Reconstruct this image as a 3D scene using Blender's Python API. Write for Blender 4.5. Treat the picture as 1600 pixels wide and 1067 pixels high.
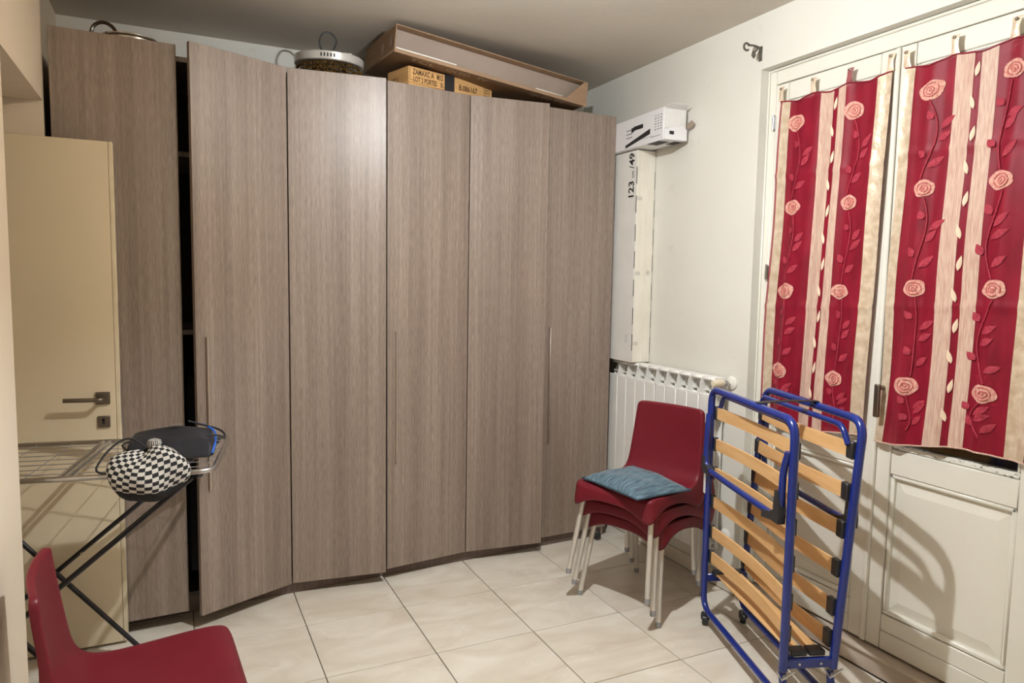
import bpy, bmesh, math, random
from mathutils import Vector, Matrix, Euler
R = math.radians
sin, cos, pi = math.sin, math.cos, math.pi
random.seed(7)
S = bpy.context.scene
COL = S.collection
for o in list(bpy.data.objects): bpy.data.objects.remove(o)

# ------------------------------------------------------------------ camera, world, exposure
cam = bpy.data.cameras.new('camera')
cam.sensor_width = 36.0
cam.lens = 1106.91 / 1600 * 36
cam.clip_start = 0.05
co = bpy.data.objects.new('camera', cam); COL.objects.link(co)
co.location = (-0.9494, -3.1048, 1.5465)
co.rotation_euler = (R(84.9425), R(-0.9445), R(-25.5035))
S.camera = co
W = bpy.data.worlds.new('night_outside'); S.world = W; W.use_nodes = True
W.node_tree.nodes['Background'].inputs[0].default_value = (0.30, 0.36, 0.95, 1)
W.node_tree.nodes['Background'].inputs[1].default_value = 0.5
S.view_settings.view_transform = 'Standard'
S.view_settings.look = 'None'
S.view_settings.exposure = 0.0
S.view_settings.gamma = 1.0
S.view_settings.use_curve_mapping = False
BULB = (0.10, -1.18, 2.57)
BULB_POWER = 8500.0

# ------------------------------------------------------------------ material helpers
def srgb(r, g, b):
    f = lambda c: c / 12.92 if c <= 0.04045 else ((c + 0.055) / 1.055) ** 2.4
    return (f(r / 255), f(g / 255), f(b / 255), 1)
def lin(c): return tuple(c) + (1,) if len(c) == 3 else c
def newmat(name):
    m = bpy.data.materials.new(name); m.use_nodes = True
    return m, m.node_tree.nodes, m.node_tree.links, m.node_tree.nodes['Principled BSDF']
def mat(name, c1, c2=None, rough=0.5, metal=0.0, scale=(8, 8, 8), detail=3, bump=0.0, bscale=60, lo=0.35, hi=0.65, sheen=0.0, coat=0.0, spec=0.5):
    m, N, L, b = newmat(name)
    b.inputs['Roughness'].default_value = rough
    b.inputs['Metallic'].default_value = metal
    b.inputs['Specular IOR Level'].default_value = spec
    if sheen: b.inputs['Sheen Weight'].default_value = sheen
    if coat: b.inputs['Coat Weight'].default_value = coat; b.inputs['Coat Roughness'].default_value = 0.15
    c1 = lin(c1)
    tc = N.new('ShaderNodeTexCoord')
    if c2 is not None:
        mp = N.new('ShaderNodeMapping'); mp.inputs['Scale'].default_value = scale
        nz = N.new('ShaderNodeTexNoise'); nz.inputs['Scale'].default_value = 1.0; nz.inputs['Detail'].default_value = detail
        rp = N.new('ShaderNodeValToRGB')
        rp.color_ramp.elements[0].position = lo; rp.color_ramp.elements[0].color = c1
        rp.color_ramp.elements[1].position = hi; rp.color_ramp.elements[1].color = lin(c2)
        L.new(tc.outputs['Object'], mp.inputs['Vector']); L.new(mp.outputs[0], nz.inputs['Vector'])
        L.new(nz.outputs['Fac'], rp.inputs['Fac']); L.new(rp.outputs[0], b.inputs['Base Color'])
    else:
        b.inputs['Base Color'].default_value = c1
    if bump:
        n2 = N.new('ShaderNodeTexNoise'); n2.inputs['Scale'].default_value = bscale; n2.inputs['Detail'].default_value = 4
        bp = N.new('ShaderNodeBump'); bp.inputs['Strength'].default_value = bump; bp.inputs['Distance'].default_value = 0.01
        L.new(tc.outputs['Object'], n2.inputs['Vector']); L.new(n2.outputs['Fac'], bp.inputs['Height']); L.new(bp.outputs[0], b.inputs['Normal'])
    return m

def wood_laminate():
    m, N, L, b = newmat('grey_brown_laminate')
    tc = N.new('ShaderNodeTexCoord'); oi = N.new('ShaderNodeObjectInfo')
    ad = N.new('ShaderNodeVectorMath'); ad.operation = 'ADD'
    cb = N.new('ShaderNodeCombineXYZ')
    ml = N.new('ShaderNodeMath'); ml.operation = 'MULTIPLY'; ml.inputs[1].default_value = 37
    L.new(oi.outputs['Random'], ml.inputs[0]); L.new(ml.outputs[0], cb.inputs[0]); L.new(ml.outputs[0], cb.inputs[2])
    L.new(tc.outputs['Object'], ad.inputs[0]); L.new(cb.outputs[0], ad.inputs[1])
    def noise(sc, det, dist=0.0):
        mp = N.new('ShaderNodeMapping'); mp.inputs['Scale'].default_value = sc
        nz = N.new('ShaderNodeTexNoise'); nz.inputs['Scale'].default_value = 1; nz.inputs['Detail'].default_value = det; nz.inputs['Distortion'].default_value = dist
        L.new(ad.outputs[0], mp.inputs[0]); L.new(mp.outputs[0], nz.inputs['Vector']); return nz
    fine = noise((420, 420, 20), 4); mid = noise((75, 75, 1.3), 3); broad = noise((11, 11, 0.15), 1)
    def ramp(n, p0, c0, p1, c1):
        r = N.new('ShaderNodeValToRGB'); r.color_ramp.elements[0].position = p0; r.color_ramp.elements[0].color = c0
        r.color_ramp.elements[1].position = p1; r.color_ramp.elements[1].color = c1; L.new(n.outputs['Fac'], r.inputs[0]); return r
    rb = ramp(broad, 0.38, (0.240, 0.186, 0.150, 1), 0.62, (0.310, 0.246, 0.203, 1))
    rm = ramp(mid, 0.34, (0.84, 0.82, 0.80, 1), 0.66, (1.1, 1.1, 1.1, 1))
    rf = ramp(fine, 0.35, (0.74, 0.73, 0.72, 1), 0.65, (1.14, 1.14, 1.14, 1))
    def mul(a, c):
        x = N.new('ShaderNodeMix'); x.data_type = 'RGBA'; x.blend_type = 'MULTIPLY'; x.inputs['Factor'].default_value = 1
        L.new(a, x.inputs['A']); L.new(c, x.inputs['B']); return x.outputs['Result']
    L.new(mul(mul(rb.outputs[0], rm.outputs[0]), rf.outputs[0]), b.inputs['Base Color'])
    b.inputs['Roughness'].default_value = 0.40
    b.inputs['Specular IOR Level'].default_value = 0.7
    bp = N.new('ShaderNodeBump'); bp.inputs['Strength'].default_value = 0.2; bp.inputs['Distance'].default_value = 0.002
    L.new(fine.outputs['Fac'], bp.inputs['Height']); L.new(bp.outputs[0], b.inputs['Normal'])
    return m

def marble():
    m, N, L, b = newmat('beige_marble_tile')
    tc = N.new('ShaderNodeTexCoord'); oi = N.new('ShaderNodeObjectInfo')
    cb = N.new('ShaderNodeCombineXYZ'); ml = N.new('ShaderNodeMath'); ml.operation = 'MULTIPLY'; ml.inputs[1].default_value = 53
    L.new(oi.outputs['Random'], ml.inputs[0]); L.new(ml.outputs[0], cb.inputs[0]); L.new(ml.outputs[0], cb.inputs[1])
    ad = N.new('ShaderNodeVectorMath'); L.new(tc.outputs['Object'], ad.inputs[0]); L.new(cb.outputs[0], ad.inputs[1])
    mp = N.new('ShaderNodeMapping'); mp.inputs['Scale'].default_value = (3.0, 6.5, 4); mp.inputs['Rotation'].default_value = (0, 0, R(38))
    L.new(ad.outputs[0], mp.inputs[0])
    n1 = N.new('ShaderNodeTexNoise'); n1.inputs['Scale'].default_value = 1.0; n1.inputs['Detail'].default_value = 6; n1.inputs['Distortion'].default_value = 1.0
    L.new(mp.outputs[0], n1.inputs['Vector'])
    r1 = N.new('ShaderNodeValToRGB'); e = r1.color_ramp.elements
    e[0].position = 0.30; e[0].color = srgb(208, 197, 180); e[1].position = 0.72; e[1].color = srgb(232, 226, 214)
    L.new(n1.outputs['Fac'], r1.inputs[0])
    n2 = N.new('ShaderNodeTexNoise'); n2.inputs['Scale'].default_value = 4.0; n2.inputs['Detail'].default_value = 5; n2.inputs['Distortion'].default_value = 1.6
    L.new(ad.outputs[0], n2.inputs['Vector'])
    r2 = N.new('ShaderNodeValToRGB'); e = r2.color_ramp.elements
    e[0].position = 0.485; e[0].color = (0, 0, 0, 1); e[1].position = 0.5; e[1].color = (1, 1, 1, 1)
    x = e.new(0.515); x.color = (0, 0, 0, 1)
    L.new(n2.outputs['Fac'], r2.inputs[0])
    n3 = N.new('ShaderNodeTexNoise'); n3.inputs['Scale'].default_value = 5; L.new(ad.outputs[0], n3.inputs['Vector'])
    r3 = N.new('ShaderNodeValToRGB'); r3.color_ramp.elements[0].position = 0.5; r3.color_ramp.elements[1].position = 0.66
    L.new(n3.outputs['Fac'], r3.inputs[0])
    mm = N.new('ShaderNodeMath'); mm.operation = 'MULTIPLY'; L.new(r2.outputs[0], mm.inputs[0]); L.new(r3.outputs[0], mm.inputs[1])
    m2 = N.new('ShaderNodeMath'); m2.operation = 'MULTIPLY'; m2.inputs[1].default_value = 0.55; L.new(mm.outputs[0], m2.inputs[0])
    mx = N.new('ShaderNodeMix'); mx.data_type = 'RGBA'; L.new(m2.outputs[0], mx.inputs['Factor']); L.new(r1.outputs[0], mx.inputs['A']); mx.inputs['B'].default_value = srgb(243, 238, 228)
    L.new(mx.outputs['Result'], b.inputs['Base Color'])
    b.inputs['Roughness'].default_value = 0.3
    return m

def plaster(name, c1, c2, stain=None):
    m, N, L, b = newmat(name)
    tc = N.new('ShaderNodeTexCoord')
    n1 = N.new('ShaderNodeTexNoise'); n1.inputs['Scale'].default_value = 1.3; n1.inputs['Detail'].default_value = 4
    L.new(tc.outputs['Object'], n1.inputs['Vector'])
    r = N.new('ShaderNodeValToRGB'); r.color_ramp.elements[0].position = 0.3; r.color_ramp.elements[0].color = lin(c1); r.color_ramp.elements[1].position = 0.7; r.color_ramp.elements[1].color = lin(c2)
    L.new(n1.outputs['Fac'], r.inputs[0])
    src = r.outputs[0]
    n3 = N.new('ShaderNodeTexNoise'); n3.inputs['Scale'].default_value = 9; n3.inputs['Detail'].default_value = 6; L.new(tc.outputs['Object'], n3.inputs['Vector'])
    r3 = N.new('ShaderNodeValToRGB'); r3.color_ramp.elements[0].position = 0.66; r3.color_ramp.elements[0].color = (0, 0, 0, 1); r3.color_ramp.elements[1].position = 0.8; r3.color_ramp.elements[1].color = (0.5, 0.5, 0.5, 1)
    L.new(n3.outputs['Fac'], r3.inputs[0])
    mx = N.new('ShaderNodeMix'); mx.data_type = 'RGBA'; L.new(r3.outputs[0], mx.inputs['Factor']); L.new(src, mx.inputs['A']); mx.inputs['B'].default_value = tuple(0.86 * k for k in c1[:3]) + (1,)
    L.new(mx.outputs['Result'], b.inputs['Base Color'])
    b.inputs['Roughness'].default_value = 0.75; b.inputs['Specular IOR Level'].default_value = 0.3
    n2 = N.new('ShaderNodeTexNoise'); n2.inputs['Scale'].default_value = 22; n2.inputs['Detail'].default_value = 5
    bp = N.new('ShaderNodeBump'); bp.inputs['Strength'].default_value = 0.12; bp.inputs['Distance'].default_value = 0.01
    L.new(tc.outputs['Object'], n2.inputs['Vector']); L.new(n2.outputs['Fac'], bp.inputs['Height']); L.new(bp.outputs[0], b.inputs['Normal'])
    return m

def sheer(name, c1, c2, tr, rough=0.45, metal=0.0, wr=0.35, wscale=(30, 30, 90)):
    m, N, L, b = newmat(name)
    tc = N.new('ShaderNodeTexCoord'); mp = N.new('ShaderNodeMapping'); mp.inputs['Scale'].default_value = wscale
    nz = N.new('ShaderNodeTexNoise'); nz.inputs['Scale'].default_value = 1; nz.inputs['Detail'].default_value = 4
    L.new(tc.outputs['Object'], mp.inputs[0]); L.new(mp.outputs[0], nz.inputs['Vector'])
    r = N.new('ShaderNodeValToRGB'); r.color_ramp.elements[0].position = 0.35; r.color_ramp.elements[0].color = lin(c1); r.color_ramp.elements[1].position = 0.65; r.color_ramp.elements[1].color = lin(c2)
    L.new(nz.outputs['Fac'], r.inputs[0]); L.new(r.outputs[0], b.inputs['Base Color'])
    b.inputs['Roughness'].default_value = rough; b.inputs['Metallic'].default_value = metal
    b.inputs['Sheen Weight'].default_value = 0.05; b.inputs['Specular IOR Level'].default_value = 0.3
    bp = N.new('ShaderNodeBump'); bp.inputs['Strength'].default_value = wr; bp.inputs['Distance'].default_value = 0.004
    L.new(nz.outputs['Fac'], bp.inputs['Height']); L.new(bp.outputs[0], b.inputs['Normal'])
    t = N.new('ShaderNodeBsdfTransparent'); mx = N.new('ShaderNodeMixShader'); mx.inputs[0].default_value = tr
    out = N['Material Output']; L.new(b.outputs[0], mx.inputs[1]); L.new(t.outputs[0], mx.inputs[2]); L.new(mx.outputs[0], out.inputs['Surface'])
    return m

def glass_mat():
    m, N, L, b = newmat('window_glass')
    t = N.new('ShaderNodeBsdfTransparent'); t.inputs[0].default_value = (0.9, 0.92, 0.9, 1)
    g = N.new('ShaderNodeBsdfGlossy'); g.inputs['Roughness'].default_value = 0.02
    fr = N.new('ShaderNodeFresnel'); fr.inputs[0].default_value = 1.5
    mx = N.new('ShaderNodeMixShader'); L.new(fr.outputs[0], mx.inputs[0]); L.new(t.outputs[0], mx.inputs[1]); L.new(g.outputs[0], mx.inputs[2])
    L.new(mx.outputs[0], N['Material Output'].inputs['Surface']); return m

def emit(name, col, st):
    m, N, L, b = newmat(name)
    b.inputs['Emission Color'].default_value = lin(col); b.inputs['Emission Strength'].default_value = st; return m

def chequer():
    m, N, L, b = newmat('black_white_knit')
    uv = N.new('ShaderNodeTexCoord')
    sx = N.new('ShaderNodeSeparateXYZ'); L.new(uv.outputs['UV'], sx.inputs[0])
    ck = N.new('ShaderNodeTexChecker'); ck.inputs['Scale'].default_value = 1.0
    mp = N.new('ShaderNodeMapping'); mp.inputs['Scale'].default_value = (34, 19, 1)
    nz = N.new('ShaderNodeTexNoise'); nz.inputs['Scale'].default_value = 220
    L.new(uv.outputs['Object'], nz.inputs['Vector'])
    L.new(uv.outputs['UV'], mp.inputs[0]); L.new(mp.outputs[0], ck.inputs['Vector'])
    ck.inputs['Color1'].default_value = (0.60, 0.57, 0.52, 1); ck.inputs['Color2'].default_value = (0.012, 0.012, 0.014, 1)
    gt = N.new('ShaderNodeMath'); gt.operation = 'LESS_THAN'; gt.inputs[1].default_value = 0.30; L.new(sx.outputs[1], gt.inputs[0])
    mx = N.new('ShaderNodeMix'); mx.data_type = 'RGBA'; L.new(gt.outputs[0], mx.inputs['Factor']); L.new(ck.outputs['Color'], mx.inputs['A']); mx.inputs['B'].default_value = (0.012, 0.012, 0.014, 1)
    L.new(mx.outputs['Result'], b.inputs['Base Color']); b.inputs['Roughness'].default_value = 0.9
    bp = N.new('ShaderNodeBump'); bp.inputs['Strength'].default_value = 0.6; bp.inputs['Distance'].default_value = 0.004
    L.new(nz.outputs['Fac'], bp.inputs['Height']); L.new(bp.outputs[0], b.inputs['Normal'])
    return m

def denim():
    m, N, L, b = newmat('blue_grey_chenille')
    tc = N.new('ShaderNodeTexCoord'); mp = N.new('ShaderNodeMapping'); mp.inputs['Scale'].default_value = (14, 150, 30)
    nz = N.new('ShaderNodeTexNoise'); nz.inputs['Scale'].default_value = 1; nz.inputs['Detail'].default_value = 5
    L.new(tc.outputs['Object'], mp.inputs[0]); L.new(mp.outputs[0], nz.inputs['Vector'])
    r = N.new('ShaderNodeValToRGB'); r.color_ramp.elements[0].position = 0.34; r.color_ramp.elements[0].color = srgb(42, 66, 82); r.color_ramp.elements[1].position = 0.68; r.color_ramp.elements[1].color = srgb(104, 132, 146)
    L.new(nz.outputs['Fac'], r.inputs[0]); L.new(r.outputs[0], b.inputs['Base Color']); b.inputs['Roughness'].default_value = 0.85; b.inputs['Sheen Weight'].default_value = 0.3
    bp = N.new('ShaderNodeBump'); bp.inputs['Strength'].default_value = 0.5; bp.inputs['Distance'].default_value = 0.004
    L.new(nz.outputs['Fac'], bp.inputs['Height']); L.new(bp.outputs[0], b.inputs['Normal'])
    return m

M = dict(
    wall=plaster('warm_white_plaster', (0.74, 0.72, 0.655), (0.81, 0.795, 0.735)),
    ceil=plaster('ceiling_paint', (0.60, 0.55, 0.475), (0.66, 0.61, 0.535)),
    lwall=plaster('beige_plaster', (0.75, 0.65, 0.515), (0.81, 0.71, 0.57)),
    grout=mat('dark_grout', (0.20, 0.17, 0.14), rough=0.9),
    tile=marble(), lam=wood_laminate(),
    lamdark=mat('laminate_plinth', (0.14, 0.10, 0.08), (0.17, 0.125, 0.10), rough=0.6, scale=(60, 60, 2)),
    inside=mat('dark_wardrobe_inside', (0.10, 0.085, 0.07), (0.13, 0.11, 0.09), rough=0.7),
    satin=mat('satin_nickel', (0.62, 0.55, 0.48), rough=0.35, metal=1.0),
    joinery=mat('cream_white_joinery', (0.80, 0.78, 0.69), (0.85, 0.83, 0.745), rough=0.32, scale=(2, 2, 2), bump=0.03, bscale=40),
    chip=mat('chipped_paint', (0.80, 0.78, 0.71), (0.10, 0.09, 0.08), rough=0.6, scale=(60, 60, 160), lo=0.62, hi=0.66),
    leaf=mat('cream_door_lacquer', (0.76, 0.65, 0.46), (0.80, 0.685, 0.49), rough=0.4, scale=(2, 2, 2)),
    leafedge=mat('pale_door_edge', (0.80, 0.71, 0.52), (0.70, 0.60, 0.42), rough=0.5, scale=(20, 20, 9)),
    bronze=mat('dark_bronze', (0.20, 0.165, 0.13), rough=0.35, metal=0.9),
    black=mat('matte_black', (0.018, 0.018, 0.02), rough=0.5),
    blackp=mat('black_plastic', (0.02, 0.02, 0.022), (0.03, 0.03, 0.033), rough=0.4),
    blacktube=mat('black_enamel_tube', (0.012, 0.012, 0.016), rough=0.3),
    steel=mat('grey_steel', (0.55, 0.54, 0.53), rough=0.3, metal=1.0),
    wire=mat('coated_wire', (0.42, 0.40, 0.39), rough=0.4, metal=0.6),
    alu=mat('anodised_aluminium', (0.66, 0.63, 0.575), (0.72, 0.69, 0.63), rough=0.4, metal=0.55, scale=(40, 40, 3)),
    red=mat('burgundy_plastic', (0.140, 0.008, 0.017), (0.156, 0.010, 0.020), rough=0.42, bump=0.05, bscale=250, spec=0.32),
    blue=mat('blue_enamel', (0.006, 0.021, 0.185), (0.007, 0.025, 0.215), rough=0.25, coat=0.3),
    slat=mat('beech_slat', (0.69, 0.40, 0.165), (0.78, 0.48, 0.22), rough=0.45, scale=(3, 90, 50), detail=5),
    enamel=mat('radiator_enamel', (0.88, 0.87, 0.83), rough=0.3),
    whitep=mat('white_plastic', (0.84, 0.82, 0.76), rough=0.35),
    ivory=mat('ivory_plastic', (0.75, 0.68, 0.52), rough=0.4),
    carton=mat('brown_carton', (0.29, 0.185, 0.11), (0.34, 0.22, 0.135), rough=0.8, scale=(5, 5, 40)),
    cartonin=mat('carton_inside', (0.30, 0.235, 0.19), (0.34, 0.27, 0.22), rough=0.8, scale=(3, 3, 3)),
    orange=mat('tan_carton', (0.60, 0.345, 0.13), (0.68, 0.40, 0.16), rough=0.75, scale=(6, 6, 60)),
    wcarton=mat('white_carton', (0.80, 0.79, 0.75), (0.85, 0.84, 0.80), rough=0.55, scale=(7, 7, 7), bump=0.1, bscale=14),
    wcarton2=mat('cream_carton_edge', (0.80, 0.76, 0.66), (0.86, 0.82, 0.73), rough=0.55, scale=(25, 25, 6), bump=0.25, bscale=30),
    paper=mat('glossy_white_print', (0.84, 0.84, 0.86), rough=0.4),
    film=mat('clear_white_film', (0.80, 0.79, 0.77), rough=0.15, bump=0.6, bscale=45),
    ink=mat('black_ink', (0.015, 0.015, 0.016), rough=0.6),
    greyink=mat('grey_ink', (0.30, 0.30, 0.31), rough=0.6),
    faded=mat('faded_print', (0.60, 0.49, 0.37), rough=0.7),
    brownink=mat('brown_ink', (0.10, 0.045, 0.015), rough=0.7),
    gold=sheer('gold_satin', srgb(206, 182, 154), srgb(230, 212, 188), 0.04, rough=0.34, metal=0.15, wr=1.0, wscale=(22, 34, 30)),
    goldsheer=sheer('pink_gold_sheer', srgb(206, 166, 150), srgb(228, 200, 180), 0.09, rough=0.45, wr=0.45, wscale=(90, 160, 18)),
    crimson=sheer('crimson_sheer', srgb(130, 10, 36), srgb(150, 18, 46), 0.12, rough=0.5, wr=0.35, wscale=(12, 12, 7)),
    rose=mat('rose_embroidery', srgb(232, 186, 166), srgb(206, 132, 122), rough=0.7, scale=(120, 120, 120), bump=0.4, bscale=300),
    vine=mat('vine_embroidery', srgb(158, 32, 54), srgb(178, 52, 72), rough=0.65, scale=(90, 90, 90), bump=0.4, bscale=300),
    petal=mat('petal_thread', srgb(204, 122, 112), srgb(190, 96, 96), rough=0.7, scale=(90, 90, 90)),
    creamleaf=mat('cream_embroidery', srgb(238, 214, 188), rough=0.7),
    glass=glass_mat(),
    shutter=mat('grey_brown_shutter', (0.17, 0.135, 0.115), (0.21, 0.165, 0.14), rough=0.6, scale=(40, 40, 3)),
    beads=mat('amber_beads', (0.30, 0.16, 0.04), (0.05, 0.025, 0.008), rough=0.12, metal=0.3, scale=(60, 60, 60)),
    lampwhite=mat('fixture_white', (0.62, 0.60, 0.56), rough=0.3, metal=0.3),
    chrome=mat('polished_steel', (0.72, 0.70, 0.66), rough=0.18, metal=1.0),
    dbrown=mat('dark_bakelite', (0.05, 0.025, 0.012), rough=0.25),
    knit=chequer(), cushion=denim(),
    piping=mat('navy_piping', (0.03, 0.055, 0.085), rough=0.8),
    navy=mat('black_nylon', (0.012, 0.013, 0.018), (0.02, 0.021, 0.028), rough=0.55, bump=0.3, bscale=25),
    bluetrim=mat('bright_blue_trim', (0.02, 0.12, 0.55), rough=0.5),
    redcloth=mat('red_nylon', (0.42, 0.012, 0.03), (0.30, 0.008, 0.02), rough=0.6),
    iron=mat('wrought_iron', (0.13, 0.12, 0.10), (0.18, 0.165, 0.14), rough=0.55, metal=0.6, scale=(50, 50, 50)),
    stone=mat('threshold_stone', srgb(186, 168, 150), srgb(214, 202, 188), rough=0.35, scale=(9, 3, 9), detail=6),
)

# ------------------------------------------------------------------ mesh helpers
def addgeo(bm, V, F, T=None):
    vs = [bm.verts.new(T @ Vector(v) if T else Vector(v)) for v in V]
    out = []
    for f in F:
        try: out.append(bm.faces.new([vs[i] for i in f]))
        except ValueError: pass
    return vs, out
def bx(bm, x0, y0, z0, x1, y1, z1, b=0.0, T=None):
    x0, x1 = min(x0, x1), max(x0, x1); y0, y1 = min(y0, y1), max(y0, y1); z0, z1 = min(z0, z1), max(z0, z1)
    if b <= 0:
        V = [(x, y, z) for x in (x0, x1) for y in (y0, y1) for z in (z0, z1)]
        return addgeo(bm, V, [(0, 1, 3, 2), (4, 6, 7, 5), (0, 4, 5, 1), (2, 3, 7, 6), (0, 2, 6, 4), (1, 5, 7, 3)], T)
    b = min(b, (x1 - x0) * .49, (y1 - y0) * .49, (z1 - z0) * .49)
    V = []; ix = {}
    for i, x in enumerate((x0, x1)):
        for j, y in enumerate((y0, y1)):
            for k, z in enumerate((z0, z1)):
                sx, sy, sz = (b if i == 0 else -b), (b if j == 0 else -b), (b if k == 0 else -b)
                ix[i, j, k, 0] = len(V); V.append((x, y + sy, z + sz))
                ix[i, j, k, 1] = len(V); V.append((x + sx, y, z + sz))
                ix[i, j, k, 2] = len(V); V.append((x + sx, y + sy, z))
    F = []
    for i in (0, 1): F.append([ix[i, j, k, 0] for j, k in ((0, 0), (0, 1), (1, 1), (1, 0))])
    for j in (0, 1): F.append([ix[i, j, k, 1] for i, k in ((0, 0), (0, 1), (1, 1), (1, 0))])
    for k in (0, 1): F.append([ix[i, j, k, 2] for i, j in ((0, 0), (0, 1), (1, 1), (1, 0))])
    for j in (0, 1):
        for k in (0, 1): F.append([ix[0, j, k, 1], ix[1, j, k, 1], ix[1, j, k, 2], ix[0, j, k, 2]])
    for i in (0, 1):
        for k in (0, 1): F.append([ix[i, 0, k, 0], ix[i, 1, k, 0], ix[i, 1, k, 2], ix[i, 0, k, 2]])
    for i in (0, 1):
        for j in (0, 1): F.append([ix[i, j, 0, 0], ix[i, j, 1, 0], ix[i, j, 1, 1], ix[i, j, 0, 1]])
    for i in (0, 1):
        for j in (0, 1):
            for k in (0, 1): F.append([ix[i, j, k, q] for q in (0, 1, 2)])
    return addgeo(bm, V, F, T)
def fillet(P, r, n=5, closed=False):
    P = [Vector(p) for p in P]; out = []
    m = len(P)
    for i in range(m):
        if not closed and i in (0, m - 1): out.append(P[i]); continue
        a, b, c = P[i - 1], P[i], P[(i + 1) % m]
        d1, d2 = (a - b), (c - b); rr = min(r, d1.length * .49, d2.length * .49)
        p, q = b + d1.normalized() * rr, b + d2.normalized() * rr
        for k in range(n + 1):
            t = k / n; out.append((1 - t) ** 2 * p + 2 * t * (1 - t) * b + t * t * q)
    return out
def tube(bm, P, r, n=10, closed=False, T=None, cap=True):
    P = [Vector(p) for p in P]; Q = [P[0]]
    for p in P[1:]:
        if (p - Q[-1]).length > 1e-5: Q.append(p)
    P = Q; m = len(P)
    rr = r if isinstance(r, (list, tuple)) else [r] * m
    tan = []
    for i in range(m):
        a = P[i - 1] if (i or closed) else P[i]; c = P[(i + 1) % m] if (i < m - 1 or closed) else P[i]
        tan.append((c - a).normalized())
    t0 = tan[0]; up = Vector((0, 0, 1)) if abs(t0.z) < .9 else Vector((1, 0, 0))
    nrm = (up - t0 * up.dot(t0)).normalized(); V = []
    for i in range(m):
        if i: nrm = (nrm - tan[i] * nrm.dot(tan[i])).normalized()
        bn = tan[i].cross(nrm)
        for k in range(n):
            a = 2 * pi * k / n; V.append(P[i] + (nrm * cos(a) + bn * sin(a)) * rr[i])
    F = []
    for i in range(m if closed else m - 1):
        for k in range(n):
            j = (i + 1) % m; F.append((i * n + k, i * n + (k + 1) % n, j * n + (k + 1) % n, j * n + k))
    if not closed and cap: F.append(tuple(range(n))[::-1]); F.append(tuple((m - 1) * n + k for k in range(n)))
    return addgeo(bm, V, F, T)
def lathe(bm, prof, n=24, T=None):
    V = []; F = []
    for (r, z) in prof:
        for k in range(n):
            a = 2 * pi * k / n; V.append((r * cos(a), r * sin(a), z))
    for i in range(len(prof) - 1):
        for k in range(n): F.append((i * n + k, i * n + (k + 1) % n, (i + 1) * n + (k + 1) % n, (i + 1) * n + k))
    F.append(tuple(range(n))[::-1]); F.append(tuple((len(prof) - 1) * n + k for k in range(n)))
    return addgeo(bm, V, F, T)
def prism(bm, P, h, T=None):                 # polygon in local XY, extruded along Z by h
    n = len(P); V = [(x, y, 0) for x, y in P] + [(x, y, h) for x, y in P]
    F = [tuple(range(n))[::-1], tuple(range(n, 2 * n))] + [(k, (k + 1) % n, n + (k + 1) % n, n + k) for k in range(n)]
    return addgeo(bm, V, F, T)
def obj(name, bm, m, parent=None, smooth=True, T=None):
    bmesh.ops.recalc_face_normals(bm, faces=bm.faces)
    me = bpy.data.meshes.new(name); bm.to_mesh(me); bm.free()
    if smooth:
        for p in me.polygons: p.use_smooth = True
        me.set_sharp_from_angle(angle=R(38))
    o = bpy.data.objects.new(name, me); COL.objects.link(o)
    for x in (m if isinstance(m, (list, tuple)) else [m]): me.materials.append(M[x])
    if parent: o.parent = parent
    if T is not None: o.matrix_local = T
    return o
def B(): return bmesh.new()
def tag(o, label, cat, group=None):
    o['label'] = label; o['category'] = cat
    if group: o['group'] = group
    return o
def thing(name, label, cat, loc=(0, 0, 0), rz=0.0, group=None):
    o = bpy.data.objects.new(name, None); COL.objects.link(o); o.empty_display_size = 0.05
    o.location = loc; o.rotation_euler = (0, 0, rz); return tag(o, label, cat, group)
def struct(o, label=None, cat=None):
    o['kind'] = 'structure'
    if label: o['label'] = label
    if cat: o['category'] = cat
    return o
def frame(origin, xdir, ydir):               # matrix whose local X/Y/Z axes are given
    x = Vector(xdir).normalized(); y = Vector(ydir).normalized(); z = x.cross(y)
    m = Matrix((x, y, z)).transposed().to_4x4(); m.translation = Vector(origin); return m
def text(name, s, size, m, parent, T, squeeze=1.0, spacing=1.0, depth=0.0004, bold=0.0):
    cu = bpy.data.curves.new(name, 'FONT'); cu.body = s; cu.size = size; cu.extrude = depth; cu.space_character = spacing; cu.resolution_u = 3; cu.offset = bold * size
    to = bpy.data.objects.new(name, cu); COL.objects.link(to)
    me = bpy.data.meshes.new_from_object(to.evaluated_get(bpy.context.evaluated_depsgraph_get()))
    bpy.data.objects.remove(to)
    me.name = name; me.materials.clear(); me.materials.append(M[m])
    for v in me.vertices: v.co.x *= squeeze
    o = bpy.data.objects.new(name, me); COL.objects.link(o); o.parent = parent; o.matrix_local = T; return o
def copy_tree(o, parent=None):
    c = o.copy(); COL.objects.link(c); c.parent = parent
    for ch in list(o.children): copy_tree(ch, c)
    return c

# ------------------------------------------------------------------ the setting
XR, XL, XA, YB, YF, H = 1.535, -1.385, -1.43, 1.045, -4.0, 2.78
XV, YV0, YV1, ZV = -2.35, -0.555, 0.20, 2.20          # vestibule behind the doorway in the left wall
OY0, OY1, OZ = -1.875, -0.545, 2.53                    # opening of the french door
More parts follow.
